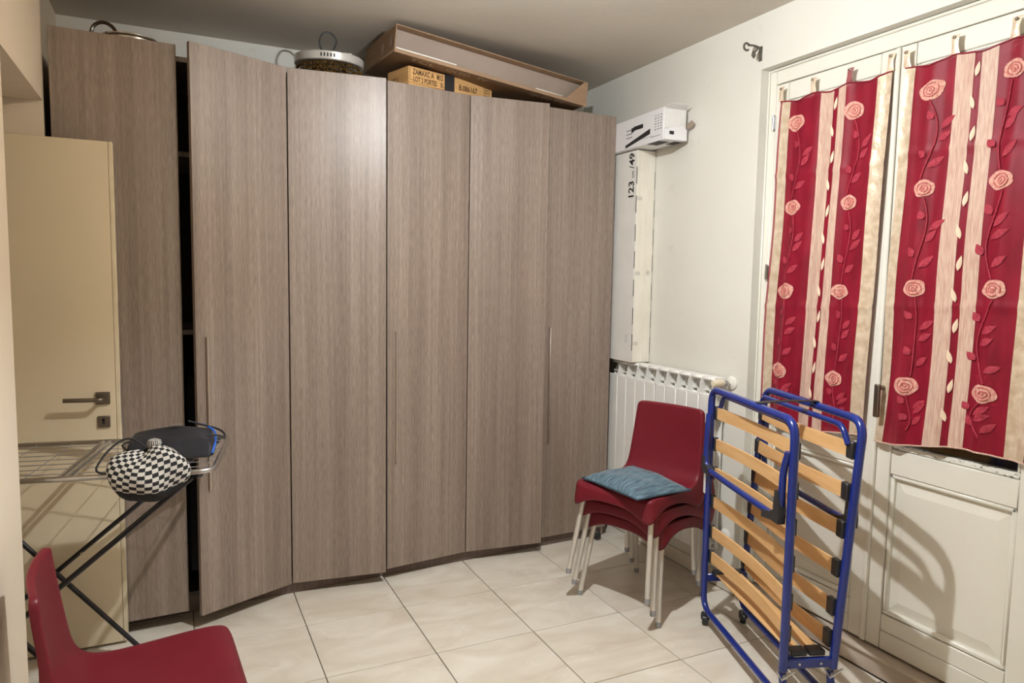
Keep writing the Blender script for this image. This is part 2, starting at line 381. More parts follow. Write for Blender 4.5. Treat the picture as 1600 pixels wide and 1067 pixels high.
# floor
bm = B(); bx(bm, XV, YF, -0.12, 1.9, YB, -0.006)
floor = struct(obj('floor', bm, 'grout'), 'beige marble tile floor with thin dark grout lines', 'floor')
T0 = 0.45; g = 0.0019; cache = {}
def tiles(xa, xb, ya, yb):
    for i in range(math.floor(xa / T0), math.ceil(xb / T0)):
        for j in range(math.floor(ya / T0), math.ceil(yb / T0)):
            x0, x1 = max(xa, i * T0 + g), min(xb, (i + 1) * T0 - g); y0, y1 = max(ya, j * T0 + g), min(yb, (j + 1) * T0 - g)
            if x1 - x0 < .01 or y1 - y0 < .01: continue
            k = (round(x1 - x0, 4), round(y1 - y0, 4))
            if k not in cache:
                bm = B(); bx(bm, -k[0] / 2, -k[1] / 2, -0.006, k[0] / 2, k[1] / 2, 0, 0.0012)
                o = obj('tile', bm, 'tile', floor); cache[k] = o.data
            else:
                o = bpy.data.objects.new('tile', cache[k]); COL.objects.link(o); o.parent = floor
            o.location = ((x0 + x1) / 2, (y0 + y1) / 2, 0)
tiles(XL + .001, XR - .012, YF, YB)
tiles(XV, XL - .001, YV0, YV1)
# ceiling and walls
bm = B(); bx(bm, XV - .1, YF - .1, H, 1.9, YB + .1, H + .1)
struct(obj('ceiling', bm, 'ceil'), 'plain dull beige painted ceiling', 'ceiling')
bm = B(); bx(bm, XV - .1, YB, -.12, 1.9, YB + .1, H)
struct(obj('wall_back', bm, 'wall'), 'off white wall behind the wardrobe', 'wall')
bm = B(); bx(bm, XR, OY1, -.12, 1.80, YB, H); bx(bm, XR, YF, -.12, 1.80, OY0, H); bx(bm, XR, OY0, OZ, 1.80, OY1, H)
struct(obj('wall_right', bm, 'wall'), 'warm white wall with radiator and french door', 'wall')
bm = B(); bx(bm, XV - .1, YF, -.12, XL, YV0, H); bx(bm, XV - .1, YV0, ZV, XL, YV1, H)
bx(bm, XV - .1, YV1, -.12, XA, YB, H); bx(bm, XA, YV1, ZV, XL, YV1 + .03, H); bx(bm, XA, YV1, -.12, XL, YV1 + .03, ZV)
bx(bm, XV - .1, YV0, -.12, XV, YV1, ZV)
struct(obj('wall_left', bm, 'lwall'), 'beige left wall with the doorway opening', 'wall')
bm = B(); bx(bm, XV - .1, YF - .1, -.12, 1.9, YF, H)
struct(obj('wall_front', bm, 'wall'), 'plain wall behind the viewer', 'wall')
# skirting of tiles on the right wall
bm = B(); bx(bm, XR - .002, OY1 + .02, 0, XR, YB, .074)
sk = struct(obj('baseboard_right', bm, 'grout'), 'low beige tile skirting under the radiator', 'baseboard')
y = YB
while y > OY1 + .05:
    y2 = max(y - .33, OY1 + .02)
    bm = B(); bx(bm, XR - .011, y2 + .001, 0.001, XR - .002, y - .001, .078, .002); obj('skirting_tile', bm, 'tile', sk); y = y2
# stone threshold of the french door
bm = B(); bx(bm, XR - .006, OY0, 0.0, 1.79, OY1, .078, .004)
P = fillet([(XR - .010, OY0 + .002, .079), (XR - .010, OY1 - .002, .079)], .001)
tube(bm, P, .008, 8)
struct(obj('trim_1', bm, 'stone'), 'raised stone threshold below the french door', 'threshold')

# ------------------------------------------------------------------ french door in the right wall
XF = 1.583
d1 = bpy.data.objects.new('door_1', None); COL.objects.link(d1); d1.location = (XF, -1.21, .086); d1['kind'] = 'structure'
d1['label'] = 'cream white double french door behind the red curtains'; d1['category'] = 'french door'
dT = Matrix.Translation((-XF, 1.21, -.086))
def dpart(name, m, boxes, parent=d1, b=.003):
    bm = B()
    for q in boxes: bx(bm, *q, b)
    o = obj(name, bm, m, parent)
    if parent is d1: o.matrix_local = dT
    return o
dpart('jamb', 'joinery', [(XF + .002, OY1 - .048, .080, 1.66, OY1 - .001, OZ - .002)])
dpart('jamb', 'joinery', [(XF + .002, OY0 + .001, .080, 1.66, OY0 + .048, OZ - .002)])
dpart('head', 'joinery', [(XF + .002, OY0 + .049, 2.456, 1.66, OY1 - .049, OZ - .002)])
dpart('bead', 'joinery', [(XF - .006, OY1 - .012, .080, XF + .002, OY1 - .001, OZ - .002), (XF - .006, OY0 + .013, OZ - .014, XF + .002, OY1 - .013, OZ - .002)])
def leaf(ya, yb, hinge_left):
    # ya > yb ; ya is the side toward the radiator
    lo, hi = .090, 2.452; xf, xb = XF, 1.628; st = .072
    top, gl, mr, pn, br = 2.372, .922, .806, .250, .166
    lf = dpart('leaf', 'joinery', [(xf, ya - st, lo, xb, ya, hi)])            # hinge side stile carries the rest
    s = lambda n, m, boxes, b=.003: dpart(n, m, boxes, lf, b)
    s('stile', 'joinery', [(xf, yb, lo, xb, yb + st, hi)])
    i0, i1 = ya - st - .0015, yb + st + .0015
    s('rail', 'joinery', [(xf + .001, i1, top, xb, i0, hi)])
    s('rail', 'joinery', [(xf + .001, i1, mr, xb, i0, gl - .018)])
    s('rail', 'joinery', [(xf + .001, i1, br + .0015, xb, i0, pn - .016)])
    s('kick_rail', 'joinery', [(xf + .0005, i1, lo, xb, i0, br)])
    # glazing beads with worn paint at the bottom
    s('glazing_bead', 'chip', [(xf + .003, i1, gl - .0165, xb, i0, gl + .004)], .004)
    s('glazing_bead', 'joinery', [(xf + .004, i0 - .012, gl + .004, xb, i0, top), (xf + .004, i1, gl + .004, xb, i1 + .012, top), (xf + .004, i1 + .012, top - .012, xb, i0 - .012, top)], .004)
    s('glass_pane', 'glass', [(1.604, i1 + .004, gl, 1.609, i0 - .004, top - .004)], 0)
    # raised lower panel with moulding and chamfered field
    s('moulding', 'joinery', [(xf + .002, i0 - .018, pn, xb - .01, i0, mr), (xf + .002, i1, pn, xb - .01, i1 + .018, mr), (xf + .002, i1, mr - .018, xb - .01, i0, mr), (xf + .002, i1, pn - .014, xb - .01, i0, pn + .006)], .006)
    bm = B(); a, c = i1 + .018, i0 - .018; e, f = pn + .006, mr - .018; q = .045
    V = [(xf + .020, a, e), (xf + .020, c, e), (xf + .020, c, f), (xf + .020, a, f), (xf + .010, a + q, e + q), (xf + .010, c - q, e + q), (xf + .010, c - q, f - q), (xf + .010, a + q, f - q), (xb - .01, a, e), (xb - .01, c, e), (xb - .01, c, f), (xb - .01, a, f)]
    addgeo(bm, V, [(4, 5, 6, 7), (0, 1, 5, 4), (1, 2, 6, 5), (2, 3, 7, 6), (3, 0, 4, 7), (0, 8, 9, 1), (1, 9, 10, 2), (2, 10, 11, 3), (3, 11, 8, 0), (8, 11, 10, 9)])
    obj('panel', bm, 'joinery', lf, smooth=False)
    hy = ya + .004 if hinge_left else yb - .004
    for hz in (2.285, 1.598, .55):
        bm = B(); tube(bm, [(xf - .008, hy, hz - .035), (xf - .008, hy, hz + .035)], .006, 10)
        bx(bm, xf - .004, hy - .012, hz - .028, xf - .0002, hy + .012, hz + .028)
        obj('hinge', bm, 'steel', lf)
    return lf
la = leaf(-.596, -1.206, True)
lb = leaf(-1.209, -1.824, False)
# cover strip and drop handle on the meeting stile
bm = B(); bx(bm, XF - .012, -1.222, .092, XF - .0005, -1.200, 2.45, .004); obj('cover_strip', bm, 'joinery', la)
bm = B(); bx(bm, XF - .006, -1.265, 1.075, XF - .0003, -1.235, 1.185, .002); hb = obj('handle_plate', bm, 'bronze', lb)
bm = B(); tube(bm, [(XF - .004, -1.25, 1.145), (XF - .058, -1.25, 1.145)], .009, 12); obj('handle_spindle', bm, 'bronze', lb)
bm = B(); bx(bm, XF - .066, -1.262, 1.03, XF - .050, -1.238, 1.16, .004); obj('handle_lever', bm, 'bronze', lb)

# closed shutter outside the panes
sh = struct(bpy.data.objects.new('door_2', None), 'closed dark brown outside shutter seen through the panes', 'shutter'); COL.objects.link(sh); sh.location = (1.735, -1.21, .08)
k = 0; y = OY1 - .01
while y > OY0 + .02:
    gap = .007 if abs(y - .08 + .83) < .045 else .0015
    bm = B(); bx(bm, 1.72, y - .080 + gap, .085, 1.745, y, OZ - .005, .003); o = obj('shutter_board', bm, 'shutter', sh); o.matrix_local = Matrix.Translation((-1.735, 1.21, -.08)); y -= .080
for z in (.35, 1.0, 1.62, 2.3):
    bm = B(); bx(bm, 1.705, OY0 + .02, z, 1.7195, OY1 - .02, z + .10, .003); o = obj('shutter_batten', bm, 'shutter', sh); o.matrix_local = Matrix.Translation((-1.735, 1.21, -.08))
bm = B(); bx(bm, 1.746, OY0 + .02, 1.63, 1.752, OY1 - .02, OZ - .01); bx(bm, 1.746, OY0 + .02, .085, 1.752, OY1 - .02, 1.0); o = obj('shutter_lining', bm, 'shutter', sh); o.matrix_local = Matrix.Translation((-1.735, 1.21, -.08))

# ------------------------------------------------------------------ interior door folded back against the doorway
YD = 0.146
idr = struct(bpy.data.objects.new('door_3', None), 'cream interior door standing open on the left', 'door'); COL.objects.link(idr); idr.location = (-1.16, YD, 0.012)
def ip(name, m, boxes, par=idr, b=.002):
    bm = B()
    for q in boxes: bx(bm, *q, b)
    return obj(name, bm, m, par)
dl = ip('door_leaf', 'leaf', [(-.80, 0, 0, -.0085, .040, 2.045)])
ip('edge_strip', 'leafedge', [(-.008, -.001, 0, .008, .040, 2.045)], dl)
ip('strike_plate', 'steel', [(.008, .010, .93, .0095, .030, 1.10)], dl, 0)
ip('handle_rose', 'bronze', [(-.078, -.010, 1.005, -.028, -.0002, 1.055)], dl)
bm = B(); P = fillet([(-.053, -.010, 1.030), (-.053, -.055, 1.030), (-.185, -.055, 1.034)], .015); tube(bm, P, .0085, 10); obj('handle_lever', bm, 'bronze', dl)
ip('key_escutcheon', 'bronze', [(-.074, -.008, .910, -.030, -.0002, .957)], dl)
bm = B(); bx(bm, -.058, -.0092, .924, -.050, -.0081, .944, 0); tube(bm, [(-.054, -.0092, .942), (-.054, -.0081, .942)], .006, 10); obj('keyhole', bm, 'black', dl)
bm = B(); tube(bm, [(-.806, .02, .2), (-.806, .02, .3)], .007, 8); tube(bm, [(-.806, .02, 1.7), (-.806, .02, 1.8)], .007, 8); obj('hinge', bm, 'steel', idr)

# ------------------------------------------------------------------ wardrobe
def cy(x): return .357 + .046 * (x + .46)                      # carcass front line
WX0, WX1 = -1.372, 1.384; WA = math.atan(.046)
wd = thing('wardrobe', 'tall six door grey brown wardrobe filling the back wall', 'wardrobe', (WX0, cy(WX0), 0), WA)
WW = (WX1 - WX0) / cos(WA); WD = .58; WH = 2.47
def wp(name, m, *boxes, b=.001):
    bm = B()
    for q in boxes: bx(bm, *q, b)
    return obj(name, bm, m, wd)
wp('plinth', 'lamdark', (.01, .004, 0, WW - .01, .022, .075))
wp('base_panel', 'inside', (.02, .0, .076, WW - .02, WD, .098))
wp('top_panel', 'lam', (0, 0, WH - .022, WW, WD, WH))
wp('side_panel', 'lam', (0, 0, 0, .019, WD, WH - .023)); wp('side_panel', 'lam', (WW - .019, 0, 0, WW, WD, WH - .023))
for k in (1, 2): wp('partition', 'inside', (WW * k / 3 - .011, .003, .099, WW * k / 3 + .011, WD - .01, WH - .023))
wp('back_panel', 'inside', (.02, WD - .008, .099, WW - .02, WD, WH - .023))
for k in range(3):
    for z in (1.275, 2.05): wp('shelf', 'lam', (WW * k / 3 + (.020 if k == 0 else .012), .006, z, WW * (k + 1) / 3 - (.020 if k == 2 else .012), WD - .01, z + .022))
wp('garment', 'navy', (.45, .12, .12, .70, .40, 1.1), b=.03)
wi = wd.matrix_basis.inverted() if False else (Matrix.Translation(wd.location) @ Matrix.Rotation(WA, 4, 'Z')).inverted()
DZ0, DZ1, DT = .060, 2.486, .020
for (xa, ya, xb, yb, h) in [(-1.362, .205, -.917, .222, 0), (-.868, .145, -.4635, .330, 1), (-.4585, .333, -.012, .282, 0), (.004, .318, .4545, .375, 1), (.4585, .375, .898, .330, 0), (.918, .398, 1.384, .420, 1)]:
    w = math.hypot(xb - xa, yb - ya); a = math.atan2(yb - ya, xb - xa)
    bm = B(); bx(bm, 0, 0, 0, w, DT, DZ1 - DZ0, .0012)
    d = obj('door', bm, 'lam', wd, T=wi @ (Matrix.Translation((xa, ya, DZ0)) @ Matrix.Rotation(a, 4, 'Z')))
    if h:
        bm = B(); bx(bm, .042, -.014, .613 - DZ0, .050, -.009, 1.278 - DZ0, .001)
        bx(bm, .042, -.010, .613 - DZ0, .046, 0, 1.278 - DZ0)
        obj('handle', bm, 'satin', d)
    for hz in (.25, 1.2, 2.2):
        bm = B(); bx(bm, w - .05 if h else .02, DT, hz, w - .02 if h else .05, DT + .006, hz + .05); obj('hinge', bm, 'steel', d)

# small castor below the right door
t = thing('castor', 'small black castor wheel under the wardrobe beside the stacked chairs', 'castor', (1.306, .385, 0), R(20))
bm = B(); lathe(bm, [(.024, -.010), (.026, -.007), (.026, .007), (.024, .010)], 20, Matrix.Translation((0, 0, .026)) @ Matrix.Rotation(pi / 2, 4, 'Y')); obj('wheel', bm, 'blackp', t)
bm = B(); bx(bm, -.014, -.012, .028, .014, .018, .054, .004); obj('fork', bm, 'blackp', t)

# ------------------------------------------------------------------ things on top of the wardrobe
# metal pot with looped handle
t = thing('pot', 'steel pot with looped brown handle at the left end of the wardrobe top', 'pot', (-1.095, .55, WH))
bm = B(); lathe(bm, [(.002, 0), (.098, 0), (.104, .006), (.108, .088), (.115, .094), (.115, .100), (.108, .100), (.101, .094), (.096, .012), (.002, .010)], 40); obj('body', bm, 'chrome', t)
bm = B(); P = [(-.095 + .048 * cos(a), -.068, .086 + .052 * sin(a)) for a in [pi * (1.12 - 1.24 * k / 16) for k in range(17)]]
tube(bm, P, .0075, 8); obj('handle', bm, 'dbrown', t)
# round light fixture with beads
t = thing('light_fixture', 'round white rimmed light fixture with amber bead fringe on the wardrobe', 'light fixture', (-.222, .575, WH))
T = Matrix.Translation((0, 0, .022)) @ Matrix.Rotation(R(3.0), 4, 'X')
bm = B(); lathe(bm, [(.150, .088), (.164, .088), (.168, .092), (.168, .124), (.164, .128), (.002, .128), (.002, .122), (.150, .122)], 56, T); rim = obj('rim', bm, 'lampwhite', t)
bm = B()
for k in range(5):
    a = R(-114 + 5.2 * k); bx(bm, -.0035, -.002, -.008, .0035, .002, .008, 0, T @ Matrix.Translation((.1675 * cos(a), .1675 * sin(a), .108)) @ Matrix.Rotation(a + pi / 2, 4, 'Z'))
obj('vent_slot', bm, 'ink', rim)
bm = B()
for ring, (rr, n) in enumerate(((.152, 56), (.118, 40), (.08, 26), (.04, 12))):
    for k in range(n):
        a = 2 * pi * k / n + ring
        for j in range(4):
            s = .0085; z = .092 - j * .021 - .004 * (ring % 2) + random.uniform(-.002, .002); c = Vector((rr * cos(a), rr * sin(a), z))
            V = [c + Vector(q) * s for q in ((1, 0, 0), (-1, 0, 0), (0, 1, 0), (0, -1, 0), (0, 0, .85), (0, 0, -.85))]
            addgeo(bm, V, [(0, 2, 4), (2, 1, 4), (1, 3, 4), (3, 0, 4), (2, 0, 5), (1, 2, 5), (3, 1, 5), (0, 3, 5)])
o = obj('bead_fringe', bm, 'beads', t, smooth=False); o['kind'] = 'stuff'
bm = B(); P = fillet([(-.02, -.06, .146), (-.055, -.08, .165), (-.066, -.09, .205), (-.045, -.09, .245), (-.01, -.09, .250), (.022, -.09, .222), (.012, -.08, .185), (-.002, -.07, .155), (-.012, -.06, .146)], .03, 6); tube(bm, P, .0042, 8); obj('wire', bm, 'black', t)
bm = B(); P = fillet([(-.055, -.10, .148), (-.02, -.11, .160), (.02, -.11, .150), (.05, -.10, .166), (.06, -.08, .150)], .02); tube(bm, P, .0042, 8); obj('wire', bm, 'black', t)
bm = B(); bx(bm, .045, -.09, .148, .095, -.05, .166, .003); obj('terminal_block', bm, 'whitep', t)

# long open carton, tilted
xd = Vector((1.125, .082, -.110)); L_ = 1.135
CT = frame((.032, .305, 2.626), xd, Vector((-.0735, .9973, 0)))
t = tag(bpy.data.objects.new('long_carton', None), 'long open brown television carton leaning across the wardrobe top', 'carton'); COL.objects.link(t); t.matrix_world = CT; t.matrix_basis = CT
h_, dp = .129, .46
def cp(name, m, q, b=.002):
    bm = B(); bx(bm, *q, b); return obj(name, bm, m, t)
bot = cp('bottom_panel', 'carton', (0, 0, 0, L_, dp, .006)); cp('top_panel', 'carton', (0, 0, h_ - .006, L_, dp, h_))
lp = cp('end_panel', 'carton', (0, .001, .0065, .006, dp, h_ - .0065)); cp('end_panel', 'carton', (L_ - .006, .001, .0065, L_, dp, h_ - .0065))
cp('back_panel', 'cartonin', (.007, .050, .007, L_ - .007, .056, h_ - .007)); cp('foam_strip', 'whitep', (.008, -.004, .0125, .33, .012, .019)); cp('foam_strip', 'whitep', (.80, -.004, .0125, .975, .012, .017))
cp('inner_tray', 'cartonin', (.008, .03, .0065, L_ - .008, .049, .0085))
bm = B(); prism(bm, [(L_ - .145, .007), (L_ - .006, .007), (L_ - .006, h_ - .007), (L_ - .03, h_ - .007)], .005, frame((0, .002, 0), (1, 0, 0), (0, 0, 1))); obj('end_flap', bm, 'carton', t)
cp('front_lip', 'carton', (0, -.004, -.006, L_, .0005, .012))
for q in ((-.001, .05, .04, -.0002, .085, .085), (-.001, .17, .03, -.0002, .21, .075)): bm = B(); bx(bm, *q); obj('shipping_label', bm, 'cartonin', lp)
for s, x, sz, q in (('TCL', .10, .062, 1.25), ('QLED', .30, .048, 1.1), ('TV', .47, .048, 1.1), ('QLED TV', .80, .045, 1.2)):
    text('lettering', s, sz, 'faded', bot, frame((x, .072, -.0006), (1, 0, 0), (0, -1, 0)), q)
# two flat packs below it
for k, (z0, z1, lab) in enumerate(((0, .038, 'thin tan flat pack carton below the lettered one on the wardrobe'), (.039, .117, 'tan lettered flat pack carton with black tape on the wardrobe'))):
    t = thing('flat_carton', lab, 'carton', (.125, .372, WH + z0), R(17), 'tan flat pack cartons')
    hh = z1 - z0; ln = .545 if k else .50
    bm = B(); bx(bm, 0, 0, 0, ln, .19, hh, .003); cb_ = obj('carton_body', bm, 'orange', t)
    if k:
        bm = B(); bx(bm, .222, -.0015, -.0005, .285, .1915, hh + .001); obj('black_tape', bm, 'black', t)
        bm = B(); bx(bm, .006, -.0012, .012, .008, -.0002, .072); bx(bm, .006, -.0012, .012, .03, -.0002, .014); obj('printed_frame', bm, 'brownink', t)
        F = lambda x, z: frame((x, -.0006, z), (1, 0, 0), (0, 0, 1))
        text('lettering', 'ZAMAXC A', .038, 'brownink', t, F(.025, .042), .66, bold=.02); text('lettering', 'M.O.', .038, 'brownink', t, F(.172, .042), .58, bold=.02)
        text('lettering', 'LOT 2 PORTES', .036, 'brownink', t, F(.028, .008), .62, bold=.02); text('lettering', 'BL', .036, 'brownink', t, F(.195, .008), .62)
        text('lettering', 'B.086167', .040, 'brownink', t, F(.315, .018), .82, bold=.02)
        for r_ in range(4): text('lettering', 'PARTS', .016, 'brownink', t, F(.485, .012 + .015 * r_), .9)
        text('lettering', 'LOT 2', .036, 'brownink', t, frame((-.0006, .17, .012), (0, -1, 0), (0, 0, 1)), .8)

# ------------------------------------------------------------------ radiator
rad = thing('radiator', 'white aluminium column radiator on the right wall', 'radiator', (1.475, .485, .17))
ns, pt = 10, .0905; base = None
for k in range(ns):
    if base is None:
        bm = B(); w = pt - .003
        bx(bm, -.048, -w, .02, -.040, 0, .815, .003)                       # front plate
        addgeo(bm, [(-.048, -w, .815), (-.048, 0, .815), (-.012, 0, .765), (-.012, -w, .765), (-.046, -w, .822), (-.046, 0, .822), (-.010, 0, .772), (-.010, -w, .772)], [(0, 1, 2, 3), (4, 7, 6, 5), (0, 4, 5, 1), (2, 6, 7, 3), (0, 3, 7, 4), (1, 5, 6, 2)])
        for yy in (-w, -.004):                                               # side cheeks up to the cap
            prism(bm, [(-.046, .70), (-.046, .822), (-.036, .880), (-.026, .905), (.040, .905), (.040, .70)] if yy == -w else [(-.030, .70), (-.020, .80), (.010, .880), (.040, .880), (.040, .70)], .0035, frame((0, yy + .0035, 0), (1, 0, 0), (0, 0, 1)))
        P = [(-.030, -w, .896), (-.030, 0, .896)]
        bx(bm, -.034, -w, .885, .042, 0, .906, .009)                        # top cap
        bx(bm, -.016, -w, .835, .036, 0, .840)                              # inner vane
        tube(bm, [(0, -w / 2, 0), (0, -w / 2, .84)], .016, 12)               # water column
        tube(bm, [(0, -w - .0015, .80), (0, .0015, .80)], .02, 12); tube(bm, [(0, -w - .0015, .05), (0, .0015, .05)], .02, 12)
        bx(bm, -.040, -w / 2 - .002, .03, .042, -w / 2 + .002, .80); bx(bm, .036, -w + .01, .03, .042, -.01, .80)
        o = obj('section', bm, 'enamel', rad); base = o
    else:
        o = base.copy(); COL.objects.link(o); o.parent = rad
    o.location = (0, -k * pt, 0)
ye = -ns * pt
XW = XR - 1.475; yv = ye - .026
for z, px_ in ((.882, 1), (.108, 0)):
    bm = B(); lathe(bm, [(.012, 0), (.033, 0), (.034, .005), (.026, .012), (.012, .014)], 28, Matrix.Translation((XW - .0005, yv, z)) @ Matrix.Rotation(-pi / 2, 4, 'Y')); obj('wall_rosette', bm, 'whitep', rad)
    bm = B(); tube(bm, [(XW - .010, yv, z), (.012, yv, z)], .0085, 12); obj('pipe', bm, 'whitep', rad)
    bm = B(); tube(bm, fillet([(.014, yv, z), (0, yv, z), (0, yv, .80 if px_ else .05), (0, ye + .004, .80 if px_ else .05)], .012), .010, 12); obj('valve_body', bm, 'steel', rad)
bm = B(); lathe(bm, [(.008, 0), (.0145, .002), (.0145, .014), (.008, .016)], 6, Matrix.Translation((.014, yv, .882)) @ Matrix.Rotation(pi / 2, 4, 'Y')); obj('nut', bm, 'steel', rad)
bm = B(); lathe(bm, [(.006, -.062), (.015, -.060), (.019, -.050), (.0195, -.012), (.015, .006), (.006, .008)], 20, Matrix.Translation((-.004, yv, .884)) @ Matrix.Rotation(pi / 2, 4, 'Y')); obj('valve_knob', bm, 'ivory', rad)
for k in (1, 8):
    bm = B(); bx(bm, .043, -k * pt - .03, .15, XW - .002, -k * pt - .01, .80); obj('wall_bracket', bm, 'enamel', rad)

# television carton standing on the radiator
t = thing('television_carton', 'tall white television carton marked 49 standing on the radiator', 'carton', (1.410, .236, 1.078))
bm = B(); bx(bm, 0, 0, 0, .1225, .745, 1.20, .005); bd = obj('carton_body', bm, 'wcarton', t)
bm = B(); bx(bm, .002, -.0012, .004, .073, .0005, 1.196, .0005); bx(bm, .0745, -.0012, .004, .1205, .0005, 1.196, .0005); obj('end_flap', bm, 'wcarton2', t)
for z in (.05, .20, .36, .52, .67, .83, .99):
    for q in ((-.0010, .0005, z + .02, .0012, .004, z + .115), (.1205, -.0014, z, .1224, .003, z + .095)): bm = B(); bx(bm, *q); obj('printed_dash', bm, 'ink', t)
TV = lambda y, z: frame((-.0008, y, z), (0, 0, 1), (0, 1, 0))
text('lettering', '123', .070, 'ink', t, TV(.030, .928), 1.0, bold=.02)
text('lettering', 'cm', .034, 'ink', t, TV(.030, 1.046), 1.0)
text('lettering', '/', .070, 'ink', t, TV(.030, 1.098), 1.0)
text('lettering', '49', .070, 'ink', t, TV(.030, 1.118), 1.0, bold=.02)
for k in range(3): text('small_print', '111111111', .011, 'greyink', t, TV(.045 + .010 * k, .11), 1.0)
for y0, z in ((0, .1), (0, .5), (0, .92)):
    for r_ in range(3): text('small_print', 'llllllllll', .009, 'greyink', t, frame((.012 + .012 * r_, -.0016, z), (0, 0, 1), (-1, 0, 0)), 1.1)
bm = B(); tube(bm, [Vector((.092 + .011 * cos(a), -.0015, .515 + .013 * sin(a))) for a in [2 * pi * k / 20 for k in range(20)]], .0012, 5, closed=True)
bx(bm, .087, -.0018, .513, .097, -.0013, .517); bx(bm, .0905, -.0018, .508, .0935, -.0013, .522); obj('printed_symbol', bm, 'greyink', t)

# soundbar carton lying on top
t = thing('soundbar_carton', 'torn white soundbar carton lying on top of the television carton', 'carton', (1.366, -.050, 2.280), R(-2.4))
bm = B(); bx(bm, 0, .004, .002, .137, .70, .168, .004); obj('carton_body', bm, 'paper', t)
P_ = lambda y0, y1, z0, z1: (-.0010, y0, z0, -.0002, y1, z1)
bm = B(); bx(bm, *P_(.195, .285, .094, .116)); bx(bm, *P_(.283, .310, .088, .112)); obj('printed_title', bm, 'ink', t)
bm = B(); prism(bm, [(.125, .078), (.125, .050), (.365, .010), (.368, .026)], .0006, frame((-.0010, 0, 0), (0, 1, 0), (0, 0, 1))); obj('printed_soundbar', bm, 'ink', t)
bm = B()
for a_, b_ in ((.02, .035), (.045, .06), (.07, .085)):
    for k in range(6): bx(bm, *P_(a_, b_ - .004 * (k % 2), .060 + .014 * k, .066 + .014 * k))
for k in range(3): bx(bm, *P_(.30, .36, .06 + .02 * k, .066 + .02 * k))
bx(bm, *P_(.03, .12, .028, .031)); bx(bm, *P_(.10, .2, .034, .036)); obj('printed_text', bm, 'greyink', t)
bm = B(); bx(bm, .004, -.002, .060, .136, .0035, .160, .001); obj('film_wrap', bm, 'film', t)
# torn end flaps
bm = B(); prism(bm, [(.002, 0), (.140, 0), (.140, .055), (.115, .074), (.06, .066), (.002, .050)], .003, frame((0, -.004, .002), (1, 0, 0), (0, 0, 1))); obj('end_flap', bm, 'paper', t)
bm = B(); prism(bm, [(0, 0), (.10, .0), (.115, .03), (.07, .075), (.01, .06)], .003, frame((.1405, .002, .06), (.08, -.42, .1), (0, -.1, 1)) @ Matrix.Scale(.5, 4)); obj('end_flap', bm, 'cartonin', t)
bm = B(); prism(bm, [(0, 0), (.136, 0), (.12, .05), (.02, .045)], .002, frame((.002, .004, .165), (1, 0, 0), (0, -.75, .25))); obj('end_flap', bm, 'film', t)
bm = B(); bx(bm, .03, -.0075, .028, .058, -.0068, .046); bx(bm, .004, .05, .0004, .07, .16, .0014); bx(bm, .09, .03, .0004, .14, .11, .0014); obj('printed_mark', bm, 'ink', t)

# closed umbrella in the gap between wardrobe and radiator
t = thing('umbrella', 'closed red umbrella in the gap between wardrobe and radiator', 'umbrella', (1.3955, .545, 0))
bm = B(); tube(bm, [(0, 0, 0), (0, 0, .06)], [.002, .004], 8); obj('ferrule', bm, 'black', t)
bm = B(); lathe(bm, [(.003, .06), (.008, .2), (.011, .7), (.0112, .98), (.006, 1.02)], 12); obj('canopy', bm, 'redcloth', t)
bm = B(); tube(bm, [(0, 0, 1.0), (0, 0, 1.15)], .004, 8); obj('shaft', bm, 'steel', t)
bm = B(); tube(bm, [(0, 0, 1.15), (0, 0, 1.40)], .0095, 10); obj('grip', bm, 'redcloth', t)

# wrought iron rod bracket on the wall
t = thing('rod_bracket', 'small wrought iron curtain rod bracket on the wall above the french door', 'bracket', (XR, -.536, 2.60))
bm = B(); bx(bm, -.004, -.010, -.03, -.0003, .010, .036, .001); obj('wall_plate', bm, 'iron', t)
for z in (.020, -.018): bm = B(); tube(bm, [(-.004, 0, z), (-.006, 0, z)], .004, 8); obj('screw', bm, 'steel', t)
bm = B(); P = [(-.004, 0, .028), (-.04, 0, .034), (-.07, 0, .032)] + [(-.088 + .016 * cos(a), 0, .022 + .016 * sin(a)) for a in [R(30 + 22 * k) for k in range(14)]]; tube(bm, fillet(P, .01), .005, 8); obj('arm', bm, 'iron', t)
bm = B(); tube(bm, [(-.015, 0, .028), (-.03, 0, .012), (-.05, 0, .004)], .004, 8)
prism(bm, [(0, 0), (.016, .004), (.020, -.018), (.010, -.030), (-.004, -.018)], .004, frame((-.052, .002, .006), (1, 0, 0), (0, 0, 1))); obj('scroll_leaf', bm, 'iron', t)

